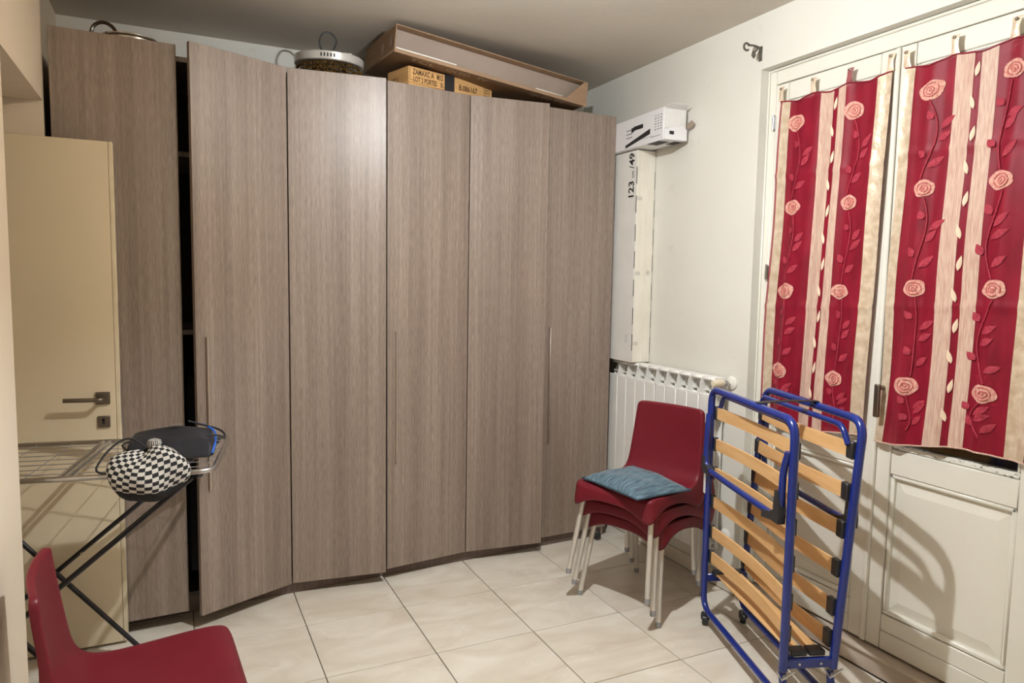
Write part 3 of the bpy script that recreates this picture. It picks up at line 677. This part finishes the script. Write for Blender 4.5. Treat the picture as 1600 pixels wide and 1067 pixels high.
# ------------------------------------------------------------------ curtains pinned to the french door
def curtain(label, yt0, yt1, yb0, yb1, zt, zb, bands, rosecols, tabs, seed, rise):
    rng = random.Random(seed); XC = 1.563
    root = thing('curtain', label, 'curtain', (XC, (yb0 + yb1) / 2, zb), 0, 'crimson and gold curtains on the french door')
    og = Vector((XC, (yb0 + yb1) / 2, zb)); ph = rng.uniform(0, 6)
    tu = [(q - yt0) / (yt1 - yt0) for q, _ in tabs]
    def pt(u, v, off=0.0):                       # v: 0 top .. 1 bottom
        y = (yt0 + (yt1 - yt0) * u) * (1 - v) + (yb0 + (yb1 - yb0) * u) * v + .008 * v * sin(9 * v + ph) * (1 - u)
        z = zt + (zb - zt) * v
        near = min(abs(u - q) for q in tu)
        z -= .10 * min(near, .17) * (1 - v) ** 10                        # top edge sags between the tabs
        z += v ** 6 * (.010 * sin(7 * u + ph) + rise * u)
        a = .0035 + .005 * v
        x = -.004 * v - a * (sin(21 * u + ph + 1.5 * v) + .5 * sin(47 * u - 2.3 * ph + 2 * v)) - .0025 * sin(13 * v + 4 * u)
        x -= .0035 * (math.exp(-((v - .225 - .01 * u) / .010) ** 2) + math.exp(-((v - .63 + .012 * u) / .010) ** 2))
        x -= .004 * math.exp(-((u) / .03) ** 2) + .003 * math.exp(-((1 - u) / .04) ** 2)
        return Vector((XC + x - off, y, z)) - og
    def strip(name, m, u0, u1, off, nu, nv=120, v0=0.0, v1=1.0):
        bm = B(); V = []; F = []
        for j in range(nv + 1):
            v = v0 + (v1 - v0) * j / nv
            for i in range(nu + 1): V.append(pt(u0 + (u1 - u0) * i / nu, v, off))
        for j in range(nv):
            for i in range(nu): a = j * (nu + 1) + i; F.append((a, a + 1, a + nu + 2, a + nu + 1))
        addgeo(bm, V, F); return obj(name, bm, m, root)
    strip('fabric', 'crimson', 0, 1, 0, 70)
    for (u0, u1, m) in bands: strip('gold_band', m, u0, u1, .0014, max(4, int((u1 - u0) * 70)))
    bm = B(); tube(bm, [pt(k / 40, 0, .001) for k in range(41)], .0035, 6); obj('top_hem', bm, 'crimson', root)
    bm = B(); tube(bm, [pt(k / 40, 1, .001) for k in range(41)], .003, 6); obj('bottom_hem', bm, 'goldsheer', root)
    # tabs with pins
    for (q, m), u in zip(tabs, tu):
        a = pt(u, 0, .003); bm = B(); w = .027; hh = .055 + rng.uniform(0, .012); tw = rng.uniform(-.006, .006); V = []; F = []
        for j in range(6):
            f = j / 5; ww = w * (1 - .28 * sin(pi * f))
            V += [a + Vector((.001 - .003 * sin(pi * f), -ww / 2 * 1.2 + tw * f, hh * f)), a + Vector((-.003 - .003 * sin(pi * f), tw * f, hh * f)), a + Vector((.001 - .003 * sin(pi * f), ww / 2 * 1.2 + tw * f, hh * f))]
            if j:
                b_ = 3 * j
                F += [(b_ - 3, b_ - 2, b_ + 1, b_), (b_ - 2, b_ - 1, b_ + 2, b_ + 1)]
        addgeo(bm, V, F); o = obj('tab', bm, m, root)
        bm = B(); lathe(bm, [(.001, 0), (.0055, 0), (.0055, .002), (.002, .004)], 12, Matrix.Translation(a + Vector((-.005, tw, hh * .86))) @ Matrix.Rotation(-pi / 2, 4, 'Y')); obj('pin', bm, 'bronze', o)
    H_ = zt - zb; Wd = abs(yt1 - yt0)
    # a point of the cloth from (u, z)
    def cp_(u, dz, off): return pt(u, min(max((zt - (zb + dz)) / H_, 0), 1), off)
    def patch(name, m, u, dz, outline, off, par=None, relief=None):
        # flat embroidered shape: outline given in metres around (u, dz), u to the right as seen (-y)
        bm = B(); n = len(outline); c = cp_(u, dz, off + .0035)
        V = [c] + [cp_(u + a / Wd, dz + b, off + .0022) for a, b in [(q[0] * .55, q[1] * .55) for q in outline]] + [cp_(u + a / Wd, dz + b, off + .0008) for a, b in outline]
        F = []
        for k in range(n):
            k2 = (k + 1) % n; F += [(0, 1 + k, 1 + k2), (1 + k, 1 + n + k, 1 + n + k2, 1 + k2)]
        addgeo(bm, V, F); return obj(name, bm, m, par or root)
    def leafshape(L, w, ang, n=5):
        P = [(L * k / n, w * sin(pi * (k / n) ** .8)) for k in range(n + 1)] + [(L * k / n, -w * .75 * sin(pi * (k / n) ** .8)) for k in range(n - 1, 0, -1)]
        return [(a * cos(ang) - b * sin(ang), a * sin(ang) + b * cos(ang)) for a, b in P]
    def rose(u, z, s):
        dz = z - zb; ph2 = rng.uniform(0, 6)
        out = [(s * 1.08 * (1 + .10 * abs(sin(2.5 * a + ph2)) + .06 * sin(a * 2 + ph2)) * cos(a), s * .86 * (1 + .10 * abs(sin(2.5 * a + ph2)) + .10 * cos(a + ph2)) * sin(a)) for a in [2 * pi * k / 26 for k in range(26)]]
        r = patch('rose', 'rose', u, dz, out, .0020)
        for q, (rr, a0, a1) in enumerate(((.72, .3, 3.2), (.68, 3.4, 6.1), (.42, 1.2, 4.6), (.30, 4.4, 7.4), (.13, 0, 5.5))):
            P = [cp_(u + (s * rr * cos(a)) / Wd, dz + s * rr * .9 * sin(a), .0052) for a in [ph2 + a0 + (a1 - a0) * k / 10 for k in range(11)]]
            bm = B(); tube(bm, P, .0022, 5); obj('petal_edge', bm, 'petal', r)
    for col, (u, zs, lean) in enumerate(rosecols):
        for k, z in enumerate(zs):
            rose(u + rng.uniform(-.012, .012), z, .036 + rng.uniform(-.003, .005))
            zb2 = (zs[k + 1] + .035) if k + 1 < len(zs) else zb + .06
            zt2 = z - .035; ln = zt2 - zb2
            if ln < .05: continue
            f = lambda q: u + lean * .045 * sin(pi * q) + .02 * sin(5 * q + k)
            bm = B(); tube(bm, [cp_(f(q / 14), zt2 - ln * q / 14 - zb, .003) for q in range(15)], .0028, 5); st = obj('vine_stem', bm, 'vine', root)
            for q, sg in ((.28, -1), (.42, 1), (.56, 1), (.74, -1), (.88, 1)):
                if ln * q > ln: continue
                L = .062 if sg > 0 else .040
                base = f(q); dz = zt2 - ln * q - zb
                an = R(38) if sg > 0 else R(128)
                patch('leaf', 'vine', base + sg * .022, dz + .006, leafshape(L * rng.uniform(.85, 1.15), .016, an + rng.uniform(-.2, .2)), .0018, st)
    # little cream leaves down the narrow red strip
    us = [b[1] for b in bands if .4 < b[1] < .56][-1]; z = zt - .09; k = 0
    while z > zb + .06:
        patch('cream_leaf', 'creamleaf', us + .017, z - zb, leafshape(.055, .009, R(105 if k % 2 else 82)), .0022); z -= .112; k += 1
    return root
bandsL = [(.018, .10, 'gold'), (.40, .525, 'goldsheer'), (.565, .635, 'goldsheer'), (.895, 1.0, 'gold')]
bandsR = [(.0, .075, 'gold'), (.355, .48, 'goldsheer'), (.520, .615, 'goldsheer'), (.86, .985, 'gold')]
ZR = (2.262, 1.888, 1.513, 1.143); ZR2 = (2.262, 1.903, 1.535, 1.167)
curtain('crimson and gold rose curtain nearer the radiator, behind the folding bed', -.652, -1.200, -.605, -1.165, 2.366, .895, bandsL, [(.185, ZR, 1), (.72, (2.252, 1.88, 1.516, 1.141), 1)], [(-.655, 'gold'), (-.832, 'gold'), (-1.011, 'crimson'), (-1.191, 'gold')], 3, .03)
curtain('crimson and gold rose curtain on the right leaf with the drop handle', -1.255, -1.808, -1.222, -1.785, 2.362, .935, bandsR, [(.205, ZR2, 1), (.705, ZR2, -1)], [(-1.262, 'gold'), (-1.445, 'gold'), (-1.640, 'gold'), (-1.80, 'gold')], 5, .045)

# ------------------------------------------------------------------ stacking chairs
def make_chair():
    root = bpy.data.objects.new('stacking_chair', None); COL.objects.link(root); root.empty_display_size = .05
    prof = [(-.214, .436, .188, 0), (-.211, .444, .204, 0), (-.198, .452, .2125, 0), (-.15, .4545, .2145, .4), (-.09, .452, .2135, 1), (-.02, .448, .211, 1), (.05, .4445, .208, 1), (.11, .444, .205, .9), (.152, .450, .2035, .6), (.182, .466, .203, .2), (.199, .495, .201, 0), (.208, .54, .198, 0), (.217, .60, .194, 0), (.227, .67, .1895, 0), (.2345, .73, .1855, 0), (.238, .768, .1825, 0), (.2395, .782, .180, 0), (.2405, .789, .171, 0)]
    nu = 14; bm = B(); rows = []
    for (y, z, w, ds) in prof:
        row = []
        back = min(max((z - .47) / .1, 0), 1) if y > .15 else 0
        for i in range(nu + 1):
            u = -1 + 2 * i / nu
            row.append(bm.verts.new((u * w, y + back * .020 * (1 - u * u), z - .013 * ds * (1 - u * u) ** 1.0)))
        rows.append(row)
    n = len(rows)
    for j in range(n - 1):
        for i in range(nu): bm.faces.new((rows[j][i], rows[j][i + 1], rows[j + 1][i + 1], rows[j + 1][i]))
    loop = []                                       # (vertex, outward, down, depth)
    def side(j, sgn):
        y, z, w, ds = prof[j]
        if y < .12 and j < 9:
            t_ = (y + .214) / .40                      # 0 front .. 1 rear
            dep = .046 + .056 * max(0, 1 - t_ / .30) ** 1.6 + .060 * max(0, (t_ - .50) / .50) ** 1.6
            return Vector((sgn, 0, 0)), Vector((0, 0, -1)), dep
        k = min(max((z - .446) / .16, 0), 1); k2 = k ** .6
        d = Vector((0, k2, -(1 - k2))).normalized()
        dep = .108 * (1 - k) ** 1.3 + .021
        return Vector((sgn, 0, 0)), d, dep
    for i in range(nu + 1):
        u = -1 + 2 * i / nu; o = Vector((.9 * u ** 5, -1, 0)).normalized()
        loop.append((rows[0][i], o, Vector((0, 0, -1)), .044 + .056 * abs(u) ** 3.2))
    for j in range(1, n - 1): loop.append((rows[j][nu],) + side(j, 1))
    for i in range(nu, -1, -1):
        u = -1 + 2 * i / nu; loop.append((rows[-1][i], Vector((.8 * u ** 5, 0, 1)).normalized(), Vector((0, 1, -.12)).normalized(), .018))
    for j in range(n - 2, 0, -1): loop.append((rows[j][0],) + side(j, -1))
    r1 = [bm.verts.new(v.co + o * .0045 + d * .003) for v, o, d, q in loop]
    r2 = [bm.verts.new(v.co + o * .0065 + d * .011) for v, o, d, q in loop]
    r3 = [bm.verts.new(v.co + o * (.0065 + .12 * q) + d * q) for v, o, d, q in loop]
    m = len(loop)
    for k in range(m):
        k2 = (k + 1) % m
        bm.faces.new((loop[k][0], r1[k], r1[k2], loop[k2][0])); bm.faces.new((r1[k], r2[k], r2[k2], r1[k2])); bm.faces.new((r2[k], r3[k], r3[k2], r2[k2]))
    sh_ = obj('seat_shell', bm, 'red', root)
    for e in sh_.data.edges: e.use_edge_sharp = False
    md = sh_.modifiers.new('thickness', 'SOLIDIFY'); md.thickness = .004; md.offset = 0
    ms = sh_.modifiers.new('soften', 'SUBSURF'); ms.levels = 1; ms.render_levels = 1
    for (x0, y0, z0, x1, y1) in ((-.188, -.168, .405, -.226, -.235), (.188, -.168, .405, .226, -.235), (-.196, .165, .42, -.196, .200), (.196, .165, .42, .196, .200)):
        bm = B(); a, b_ = Vector((x0, y0, z0)), Vector((x1, y1, .012)); tube(bm, [a, b_], .0125, 14); lg = obj('leg', bm, 'alu', root)
        d = (b_ - a).normalized(); bm = B(); tube(bm, [b_ - d * .012, b_ - d * .0, Vector((x1, y1, 0)) + Vector((d.x, d.y, 0)) * .002], .0130, 14); obj('foot_cap', bm, 'greyink', lg)
    return root
chair = make_chair()
CH = 'burgundy plastic stacking chairs'
TH = R(-70.5); FD = Vector((sin(TH), -cos(TH), 0))
C0 = Vector((1.126, -.350, 0))
labs = ('burgundy plastic chair at the bottom of the stack by the radiator', 'burgundy plastic chair in the middle of the stack by the radiator', 'burgundy plastic chair on top of the stack, holding the blue cushion')
for k in range(3):
    o = chair if k == 0 else copy_tree(chair)
    p = C0 + FD * (.046 * k); o.location = (p.x, p.y, .069 * k); o.rotation_euler = (0, 0, TH); tag(o, labs[k], 'chair', CH)
o = copy_tree(chair); o.location = (-1.018, -1.020, 0); o.rotation_euler = (0, 0, R(93.5)); tag(o, 'single burgundy plastic chair in the left foreground beside the doorway', 'chair', CH)

# cushion on the top chair
t = thing('cushion', 'flat blue grey square cushion on the top stacked chair', 'cushion', (.977, -.438, .138 + .452), R(6))
def pillow(hx, hy, th, n=20):
    bm = B(); V = []; F = []
    for sgn in (1, -1):
        for j in range(n + 1):
            for i in range(n + 1):
                u, v = -1 + 2 * i / n, -1 + 2 * j / n
                e = (max(0, 1 - abs(u) ** 3.0) * max(0, 1 - abs(v) ** 3.0)) ** .55
                px = u * hx * (1 - .05 * (1 - v * v)); py = v * hy * (1 - .05 * (1 - u * u))
                z = th * (e * (.62 if sgn > 0 else -.30)) + .012
                if sgn > 0: z += .005 * sin(9 * u + 4 * v) * e + .004 * sin(6 * v - 5 * u) * e
                z += .020 * max(0, u - .55) ** 2 * 5 * max(0, v) + .006 * max(0, -u - .6) 
                V.append((px, py, z))
    N_ = (n + 1) ** 2
    for j in range(n):
        for i in range(n):
            a = j * (n + 1) + i; F.append((a, a + 1, a + n + 2, a + n + 1)); F.append((N_ + a, N_ + a + n + 1, N_ + a + n + 2, N_ + a + 1))
    addgeo(bm, V, F); bmesh.ops.remove_doubles(bm, verts=bm.verts, dist=.0006); return bm, V
bm, V = pillow(.160, .196, .085); obj('cover', bm, 'cushion', t)
n = 20; idx = [i for i in range(n + 1)] + [(j + 1) * (n + 1) - 1 for j in range(1, n + 1)] + [n * (n + 1) + i for i in range(n - 1, -1, -1)] + [j * (n + 1) for j in range(n - 1, 0, -1)]
bm = B(); tube(bm, [V[i] for i in idx], .0042, 6, closed=True); obj('piping', bm, 'piping', t)

# ------------------------------------------------------------------ folding bed
bed = thing('folding_bed', 'folded blue tube bed frame with beech slats before the french door', 'folding bed', (1.165, -.79, 0), R(-109))
sL, sR, tr = -.12, .61, .0135
def far(z): return .19 + (.25 - .19) * (z - .25) / .83
def bt(name, P, r=tr, par=bed, m='blue', n=12, fil=.07, nf=6):
    bm = B(); tube(bm, fillet(P, fil, nf) if fil else P, r, n); return obj(name, bm, m, par)
zt_ = 1.075
bt('near_frame', [(sL, 0, .235), (sL, 0, zt_), (sR, 0, zt_), (sR, 0, .185)], .0155)
bt('far_frame', [(sL, far(.25), .24), (sL, far(zt_), zt_), (sR, far(zt_), zt_), (sR, far(.2), .185)], .0155)
# folded end legs (loops) on both halves
bt('near_leg_loop', [(sL + .012, -.014, .965), (sL + .022, -.022, .90), (sL + .022, -.026, .722), (sR - .026, -.026, .722), (sR - .026, -.022, .90), (sR - .012, -.014, .965)], .0125, fil=.065)
bt('far_leg_loop', [(sL + .03, far(.99) - .028, .985), (sL + .05, far(1.05) - .034, 1.048), (sR - .07, far(1.05) - .034, 1.048), (sR - .03, far(.99) - .028, .985)], .011, fil=.04)
bt('near_cross_tube', [(sL + .03, .028, .985), (sL + .05, .034, 1.050), (sR - .10, .034, 1.050), (sR - .04, .028, .985)], .010, fil=.04)
bt('rear_leg_loop', [(sL + .02, far(.9) + .012, .93), (sL + .026, far(.72) + .022, .70), (sR - .030, far(.7) + .022, .70), (sR - .020, far(.9) + .012, .93)], .0125, fil=.065)
# black sleeves on the loop corners
for sgn, yy, z0 in ((1, -.026, .722), (1, far(.7) + .022, .70), (-1, -.026, .722)):
    bm = B(); x = sR - .068 if sgn > 0 else sL + .026
    P = [(0, 0), (.052, 0), (.056, .030), (.046, .115), (.020, .115), (.012, .040), (-.010, .028), (-.070, .016), (-.072, -.012)] if sgn > 0 else [(0, -.012), (.06, -.014), (.06, .012), (.012, .03), (.006, .06), (-.016, .06), (-.018, .02)]
    if sgn > 0: prism(bm, P, .028, frame((x, yy + .014, z0 - .014), (1, 0, 0), (0, 0, 1)))
    else: prism(bm, P, .026, frame((x, yy + .013, z0 - .004), (1, 0, 0), (0, 0, 1)))
    obj('corner_sleeve', bm, 'blackp', bed)
# slats, each with its end caps
slat_mesh = None; nz_ = 16
def slat(name, y0, z, lean, bow, parent=bed):
    bm = B(); V = []; F = []; hw = .0255; th = .004; a, b_ = sL + .028, sR - .028
    for k in range(nz_ + 1):
        f = k / nz_; x = a + (b_ - a) * f; yb_ = y0 + bow * sin(pi * f)
        V += [(x, yb_ - th, z - hw), (x, yb_ + th, z - hw), (x, yb_ + th + lean, z + hw), (x, yb_ - th + lean, z + hw)]
    for k in range(nz_):
        for q in range(4): F.append((4 * k + q, 4 * k + (q + 1) % 4, 4 * k + 4 + (q + 1) % 4, 4 * k + 4 + q))
    F += [(0, 1, 2, 3), tuple(4 * nz_ + q for q in (3, 2, 1, 0))]
    addgeo(bm, V, F); s = obj(name, bm, 'slat', parent)
    for x in (a, b_):
        x0, x1 = (x - .020, x - .002 + (.012 if y0 > .05 else 0)) if x < 0 else (x - .016, x + .022)
        bm = B(); bx(bm, x0, y0 - .009, z - .031, x1, y0 + .009 + lean, z + .031, .003); obj('end_cap', bm, 'blackp', s)
    return s
for z in (.968, .828, .698, .566, .428, .312): slat('slat', .020, z, .0, .020)
for z in (.968, .820, .684, .543, .402, .287): slat('slat', far(z) - .018, z, .004, -.020)
# bottom bridge: flat bars and two flat slats
for x in (sL, sR):
    bm = B(); bx(bm, x - .010, -.012, .190, x + .010, far(.2) + .014, .226, .004); br = obj('bridge_bar', bm, 'blue', bed)
    bm = B()
    for yy in (.005, .055, .135, .188): tube(bm, [(x + (.010 if x > 0 else -.010), yy, .208), (x + (.0125 if x > 0 else -.0125), yy, .208)], .0045, 8)
    obj('rivet', bm, 'steel', br)
for yy in (.062, .130):
    bm = B(); bx(bm, sL + .03, yy - .026, .232, sR - .03, yy + .026, .240, .002); s = obj('slat', bm, 'slat', bed)
    for x in (sL + .028, sR - .028): bm = B(); bx(bm, x - .022, yy - .031, .227, x + .022, yy + .031, .247, .003); obj('end_cap', bm, 'blackp', s)
# floor legs
for yy, nm in ((0, 'near'), (far(.1) + .0, 'far')):
    bt('floor_leg', [(sL, yy, .24), (sL, yy, .070), (sR + .02, yy, .070), (sR - .005, yy, .175)], .0135, fil=.075, nf=7)
    for x in (sL + .03, sR - .03):
        c = thing if False else None
        bm = B(); lathe(bm, [(.020, -.013), (.024, -.010), (.024, .010), (.020, .013)], 20, Matrix.Translation((x, yy, .024)) @ Matrix.Rotation(R(62), 4, 'Z') @ Matrix.Rotation(pi / 2, 4, 'Y')); w_ = obj('castor_wheel', bm, 'blackp', bed)
        bm = B(); bx(bm, -.019, -.016, .022, .019, .016, .056, .006, Matrix.Translation((x, yy, 0)) @ Matrix.Rotation(R(62), 4, 'Z')); obj('castor_fork', bm, 'blackp', w_)
    bm = B(); tube(bm, [(sR - .004, yy - .02, .178), (sR + .018, yy - .012, .158), (sR + .026, yy + .03, .192)], .004, 8); tube(bm, [(sR + .0125, yy, .166), (sR + .0165, yy, .166)], .009, 12); obj('hinge_link', bm, 'steel', bed)
    bm = B(); tube(bm, [(sL - .015, yy, .195), (sL - .0165, yy, .195)], .005, 10); tube(bm, [(sL + .05, yy - .0135, .072), (sL + .05, yy - .0155, .072)], .005, 8); obj('rivet', bm, 'steel', bed)
# strap between the two tops
bm = B(); P = [(.335 - .035 * k / 10, -.008 + .262 * k / 10, 1.0905 + .004 * sin(pi * k / 10)) for k in range(11)]; V = []; F = []
for k, p_ in enumerate(P):
    V += [(p_[0] - .018, p_[1], p_[2]), (p_[0] + .018, p_[1], p_[2]), (p_[0] + .018, p_[1], p_[2] + .003), (p_[0] - .018, p_[1], p_[2] + .003)]
    if k: F += [(4 * k - 4 + q, 4 * k - 4 + (q + 1) % 4, 4 * k + (q + 1) % 4, 4 * k + q) for q in range(4)]
F += [(0, 1, 2, 3), (43, 42, 41, 40)]; addgeo(bm, V, F); obj('strap', bm, 'black', bed)
bm = B(); bx(bm, sL - .0155, -.016, .60, sL + .006, -.0146, .72); obj('sticker', bm, 'paper', bed)

# ------------------------------------------------------------------ drying rack in the doorway
RZ, RA = .872, R(180 - 9.5)
rk = thing('drying_rack', 'silver wire drying rack with black crossed legs in the doorway', 'drying rack', (-.795, -.245, 0), RA)
# local x runs away from the free end (into the doorway), local y toward the camera side
hw, LR = .272, 1.12
bm = B(); P = fillet([(0, -hw, RZ), (0, hw, RZ), (LR, hw, RZ), (LR, -hw, RZ)], .06, 6, closed=True); tube(bm, P, .0095, 10, closed=True); obj('top_frame', bm, 'steel', rk)
for x in (.445, .470):
    bm = B(); tube(bm, [(x, -hw, RZ), (x, hw, RZ)], .0075, 8); obj('cross_tube', bm, 'steel', rk)
for k in range(7):
    yy = -hw + 2 * hw * (k + 1) / 8
    bm = B(); tube(bm, [(.008, yy, RZ), (.445, yy, RZ)], .0017, 6); obj('line_wire', bm, 'wire', rk)
    bm = B(); tube(bm, [(.470, yy, RZ), (LR - .008, yy, RZ)], .0017, 6); obj('line_wire', bm, 'wire', rk)
for x in (.03, .13, .245, .35, .58, .70, .83, .96):
    bm = B(); tube(bm, [(x, -hw, RZ - .004), (x, hw, RZ - .004)], .0017, 6); obj('brace_wire', bm, 'wire', rk)
for yy in (-hw + .015, hw - .015):
    bm = B(); tube(bm, [(.05, yy, RZ - .006), (1.06, yy, .012)], .0095, 10); obj('leg', bm, 'blacktube', rk)
    s_ = .024 if yy > 0 else -.024
    bm = B(); tube(bm, fillet([(1.06, yy - s_, RZ - .012), (.42, yy - s_, .10), (.345, yy - s_, .010)], .06, 5), .0095, 10); obj('leg', bm, 'blacktube', rk)
    bm = B(); tube(bm, [(.045, yy - .012, RZ - .012), (.06, yy + .012, RZ - .012)], .015, 10); obj('hinge_clip', bm, 'blackp', rk)
    bm = B(); tube(bm, [(.553, yy - .022, .434), (.553, yy + .022, .434)], .005, 8); obj('pivot', bm, 'steel', rk)
bm = B(); tube(bm, [(.345, -hw + .04, .0095), (.345, hw - .04, .0095)], .0095, 10); obj('foot_bar', bm, 'blacktube', rk)
bm = B(); tube(bm, [(1.06, -hw + .015, .0115), (1.06, hw - .015, .0115)], .0095, 10); obj('foot_bar', bm, 'blacktube', rk)

# knitted hat slumped over the near edge of the rack
def hat():
    t = thing('knit_hat', 'black and white chequered knit hat slumped on the drying rack', 'hat', (-1.045, -.530, .808), R(4))
    bm = B(); uvl = bm.loops.layers.uv.new('UVMap'); nu, nv = 40, 20; V = []
    for j in range(nv + 1):
        f = j / nv; ph = -pi / 2 + .30 + (pi - .42) * f
        for i in range(nu):
            a = 2 * pi * i / nu
            rx = .112 * (.90 + .17 * sin(pi * min(1, f * 1.15))) * (1 + .03 * sin(3 * a + 5 * f)); ry = .075 * (.9 + .25 * sin(pi * f))
            c = max(cos(ph), .0) ** .62
            x = rx * c * cos(a); y = ry * c * sin(a) + .035 * f
            z = .080 + .090 * sin(ph) + .010 * sin(2 * a + 3 * f) * c
            z += .022 * f * cos(a) * 0 - .020 * f * (abs(cos(a)) ** 2) * .8
            lump = .009 * sin(3 * a + 1.3) * sin(5 * f) + .007 * sin(5 * a + 7 * f) * sin(pi * f)
            x += .012 * f + lump * cos(a); y += lump * sin(a); z += .012 * sin(2.2 * a + 1) * f + .010 * (f > .5) * (f - .5) * sin(4 * a) - .018 * max(0, f - .6) * (1 + cos(a - 2.2))
            V.append(bm.verts.new((x, y, z)))
    for j in range(nv):
        for i in range(nu):
            i2 = (i + 1) % nu
            fc = bm.faces.new((V[j * nu + i], V[j * nu + i2], V[(j + 1) * nu + i2], V[(j + 1) * nu + i]))
            for lp, (uu, vv) in zip(fc.loops, ((i, j), (i + 1, j), (i + 1, j + 1), (i, j + 1))): lp[uvl].uv = (uu / nu, vv / nv)
    bm.faces.new([V[i] for i in range(nu)][::-1]); bm.faces.new([V[nv * nu + i] for i in range(nu)])
    obj('hat_body', bm, 'knit', t)
    bm = B(); uvl = bm.loops.layers.uv.new('UVMap'); vs, fs = lathe(bm, [(.004, 0), (.018, .003), (.023, .014), (.019, .026), (.006, .031)], 14, Matrix.Translation((.03, .03, .158)))
    for fc in bm.faces:
        for lp in fc.loops: lp[uvl].uv = (math.atan2(lp.vert.co.y - .03, lp.vert.co.x - .03) / 5, .4 + lp.vert.co.z * 2)
    obj('bobble', bm, 'knit', t)
hat()
# black pouch with tag and blue trim
t = thing('pouch', 'black nylon pouch with a blue trim lying on the drying rack', 'pouch', (-.965, -.26, RZ + .010), R(-6))
bm = B(); V = []; F = []; n1, n2 = 18, 12
for j in range(n2 + 1):
    for i in range(n1 + 1):
        u, v = -1 + 2 * i / n1, -1 + 2 * j / n2; e = ((1 - abs(u) ** 8) * (1 - abs(v) ** 8)) ** .3
        V.append((u * .145, v * .10, .012 + .070 * e * (1 + .08 * sin(4 * u + 2 * v) + .12 * v)))
nn = len(V)
for j in range(n2 + 1):
    for i in range(n1 + 1):
        u, v = -1 + 2 * i / n1, -1 + 2 * j / n2; V.append((u * .145, v * .10, .002 if abs(u) < 1 and abs(v) < 1 else .012))
for j in range(n2):
    for i in range(n1): a = j * (n1 + 1) + i; F += [(a, a + 1, a + n1 + 2, a + n1 + 1), (nn + a, nn + a + n1 + 1, nn + a + n1 + 2, nn + a + 1)]
addgeo(bm, V, F); bmesh.ops.remove_doubles(bm, verts=bm.verts, dist=.0005); obj('pouch_body', bm, 'navy', t)
bm = B(); tube(bm, fillet([(.140, -.092, .018), (.150, -.04, .045), (.146, .03, .075), (.10, .07, .094)], .03), .004, 7); obj('blue_trim', bm, 'bluetrim', t)
bm = B(); bx(bm, -.02, -.004, -.0012, .02, .018, .0006, 0, Matrix.Translation((.01, .035, .106)) @ Matrix.Rotation(R(-14), 4, 'X')); obj('tag', bm, 'greyink', t)
bm = B(); tube(bm, fillet([(.06, -.08, .05), (.13, -.06, .085), (.19, -.02, .055), (.165, .05, .075), (.05, .06, .11)], .04), .004, 7); obj('strap', bm, 'navy', t)
# cable trailing over the wires
bm = B()
P = fillet([(-1.02, -.42, .93), (-1.10, -.36, .985), (-1.16, -.40, .95), (-1.20, -.47, .892), (-1.14, -.50, .888), (-1.06, -.50, .889)], .06, 6); tube(bm, P, .0036, 7)
P = fillet([(-1.02, -.33, .93), (-1.07, -.20, .935), (-1.14, -.17, .915), (-1.10, -.27, .90), (-1.0, -.30, .93)], .05, 6); tube(bm, P, .0036, 7)
tag(obj('cable', bm, 'black'), 'thin black looped cable beside the knit hat on the drying rack', 'cable')

# ------------------------------------------------------------------ ceiling lamp (just above the picture)
t = thing('ceiling_lamp', 'bare bulb in a white ceiling socket', 'lamp', (BULB[0], BULB[1], H))
bm = B(); lathe(bm, [(.002, -.022), (.045, -.020), (.05, -.004), (.05, 0), (.002, 0)], 28); obj('ceiling_rose', bm, 'whitep', t)
bm = B(); lathe(bm, [(.018, -.145), (.022, -.14), (.022, -.09), (.012, -.08), (.006, -.02), (.006, -.018)], 20); obj('socket', bm, 'whitep', t)
z0 = BULB[2] - H; rb, rz_ = .0225, .0097
bm = B(); lathe(bm, [(rb * sin(a) + .0005, z0 - rz_ * cos(a)) for a in [pi * k / 14 for k in range(15)]], 28)
M['bulb'] = emit('lit_bulb', (0.955, 0.985, 1.0), BULB_POWER)
obj('bulb', bm, 'bulb', t)
# neck under the socket; unseen half shade added to dim the doorway side
bm = B(); tube(bm, [(0, 0, -.146), (0, 0, z0 + rz_ - .001)], .008, 12); obj('neck', bm, 'whitep', t)
m, N, L, b = newmat('added_dimming_glass'); tr_ = N.new('ShaderNodeBsdfTransparent'); tr_.inputs[0].default_value = (.635, .575, .50, 1)
gl_ = N.new('ShaderNodeBsdfGlossy'); gl_.inputs['Roughness'].default_value = .1; mx_ = N.new('ShaderNodeMixShader'); mx_.inputs[0].default_value = .04
L.new(tr_.outputs[0], mx_.inputs[1]); L.new(gl_.outputs[0], mx_.inputs[2]); L.new(mx_.outputs[0], N['Material Output'].inputs['Surface']); M['dim_glass'] = m
bm = B(); V = []; F = []; na = 28
for k in range(na + 1):
    a = R(119 + (262 - 119) * k / na)
    for r_, z in ((.090, z0 - .074), (.092, z0 - .074), (.092, z0 + .10), (.090, z0 + .10)): V.append((r_ * cos(a), r_ * sin(a), z))
    if k: F += [(4 * k - 4 + q, 4 * k - 4 + (q + 1) % 4, 4 * k + (q + 1) % 4, 4 * k + q) for q in range(4)]
F += [(0, 1, 2, 3), (4 * na + 3, 4 * na + 2, 4 * na + 1, 4 * na)]; addgeo(bm, V, F); obj('added_shade', bm, 'dim_glass', t)
for a in (R(130), R(190), R(250)):
    bm = B(); tube(bm, [(.02 * cos(a), .02 * sin(a), -.10), (.091 * cos(a), .091 * sin(a), z0 + .095)], .003, 6); obj('added_shade_arm', bm, 'whitep', t)
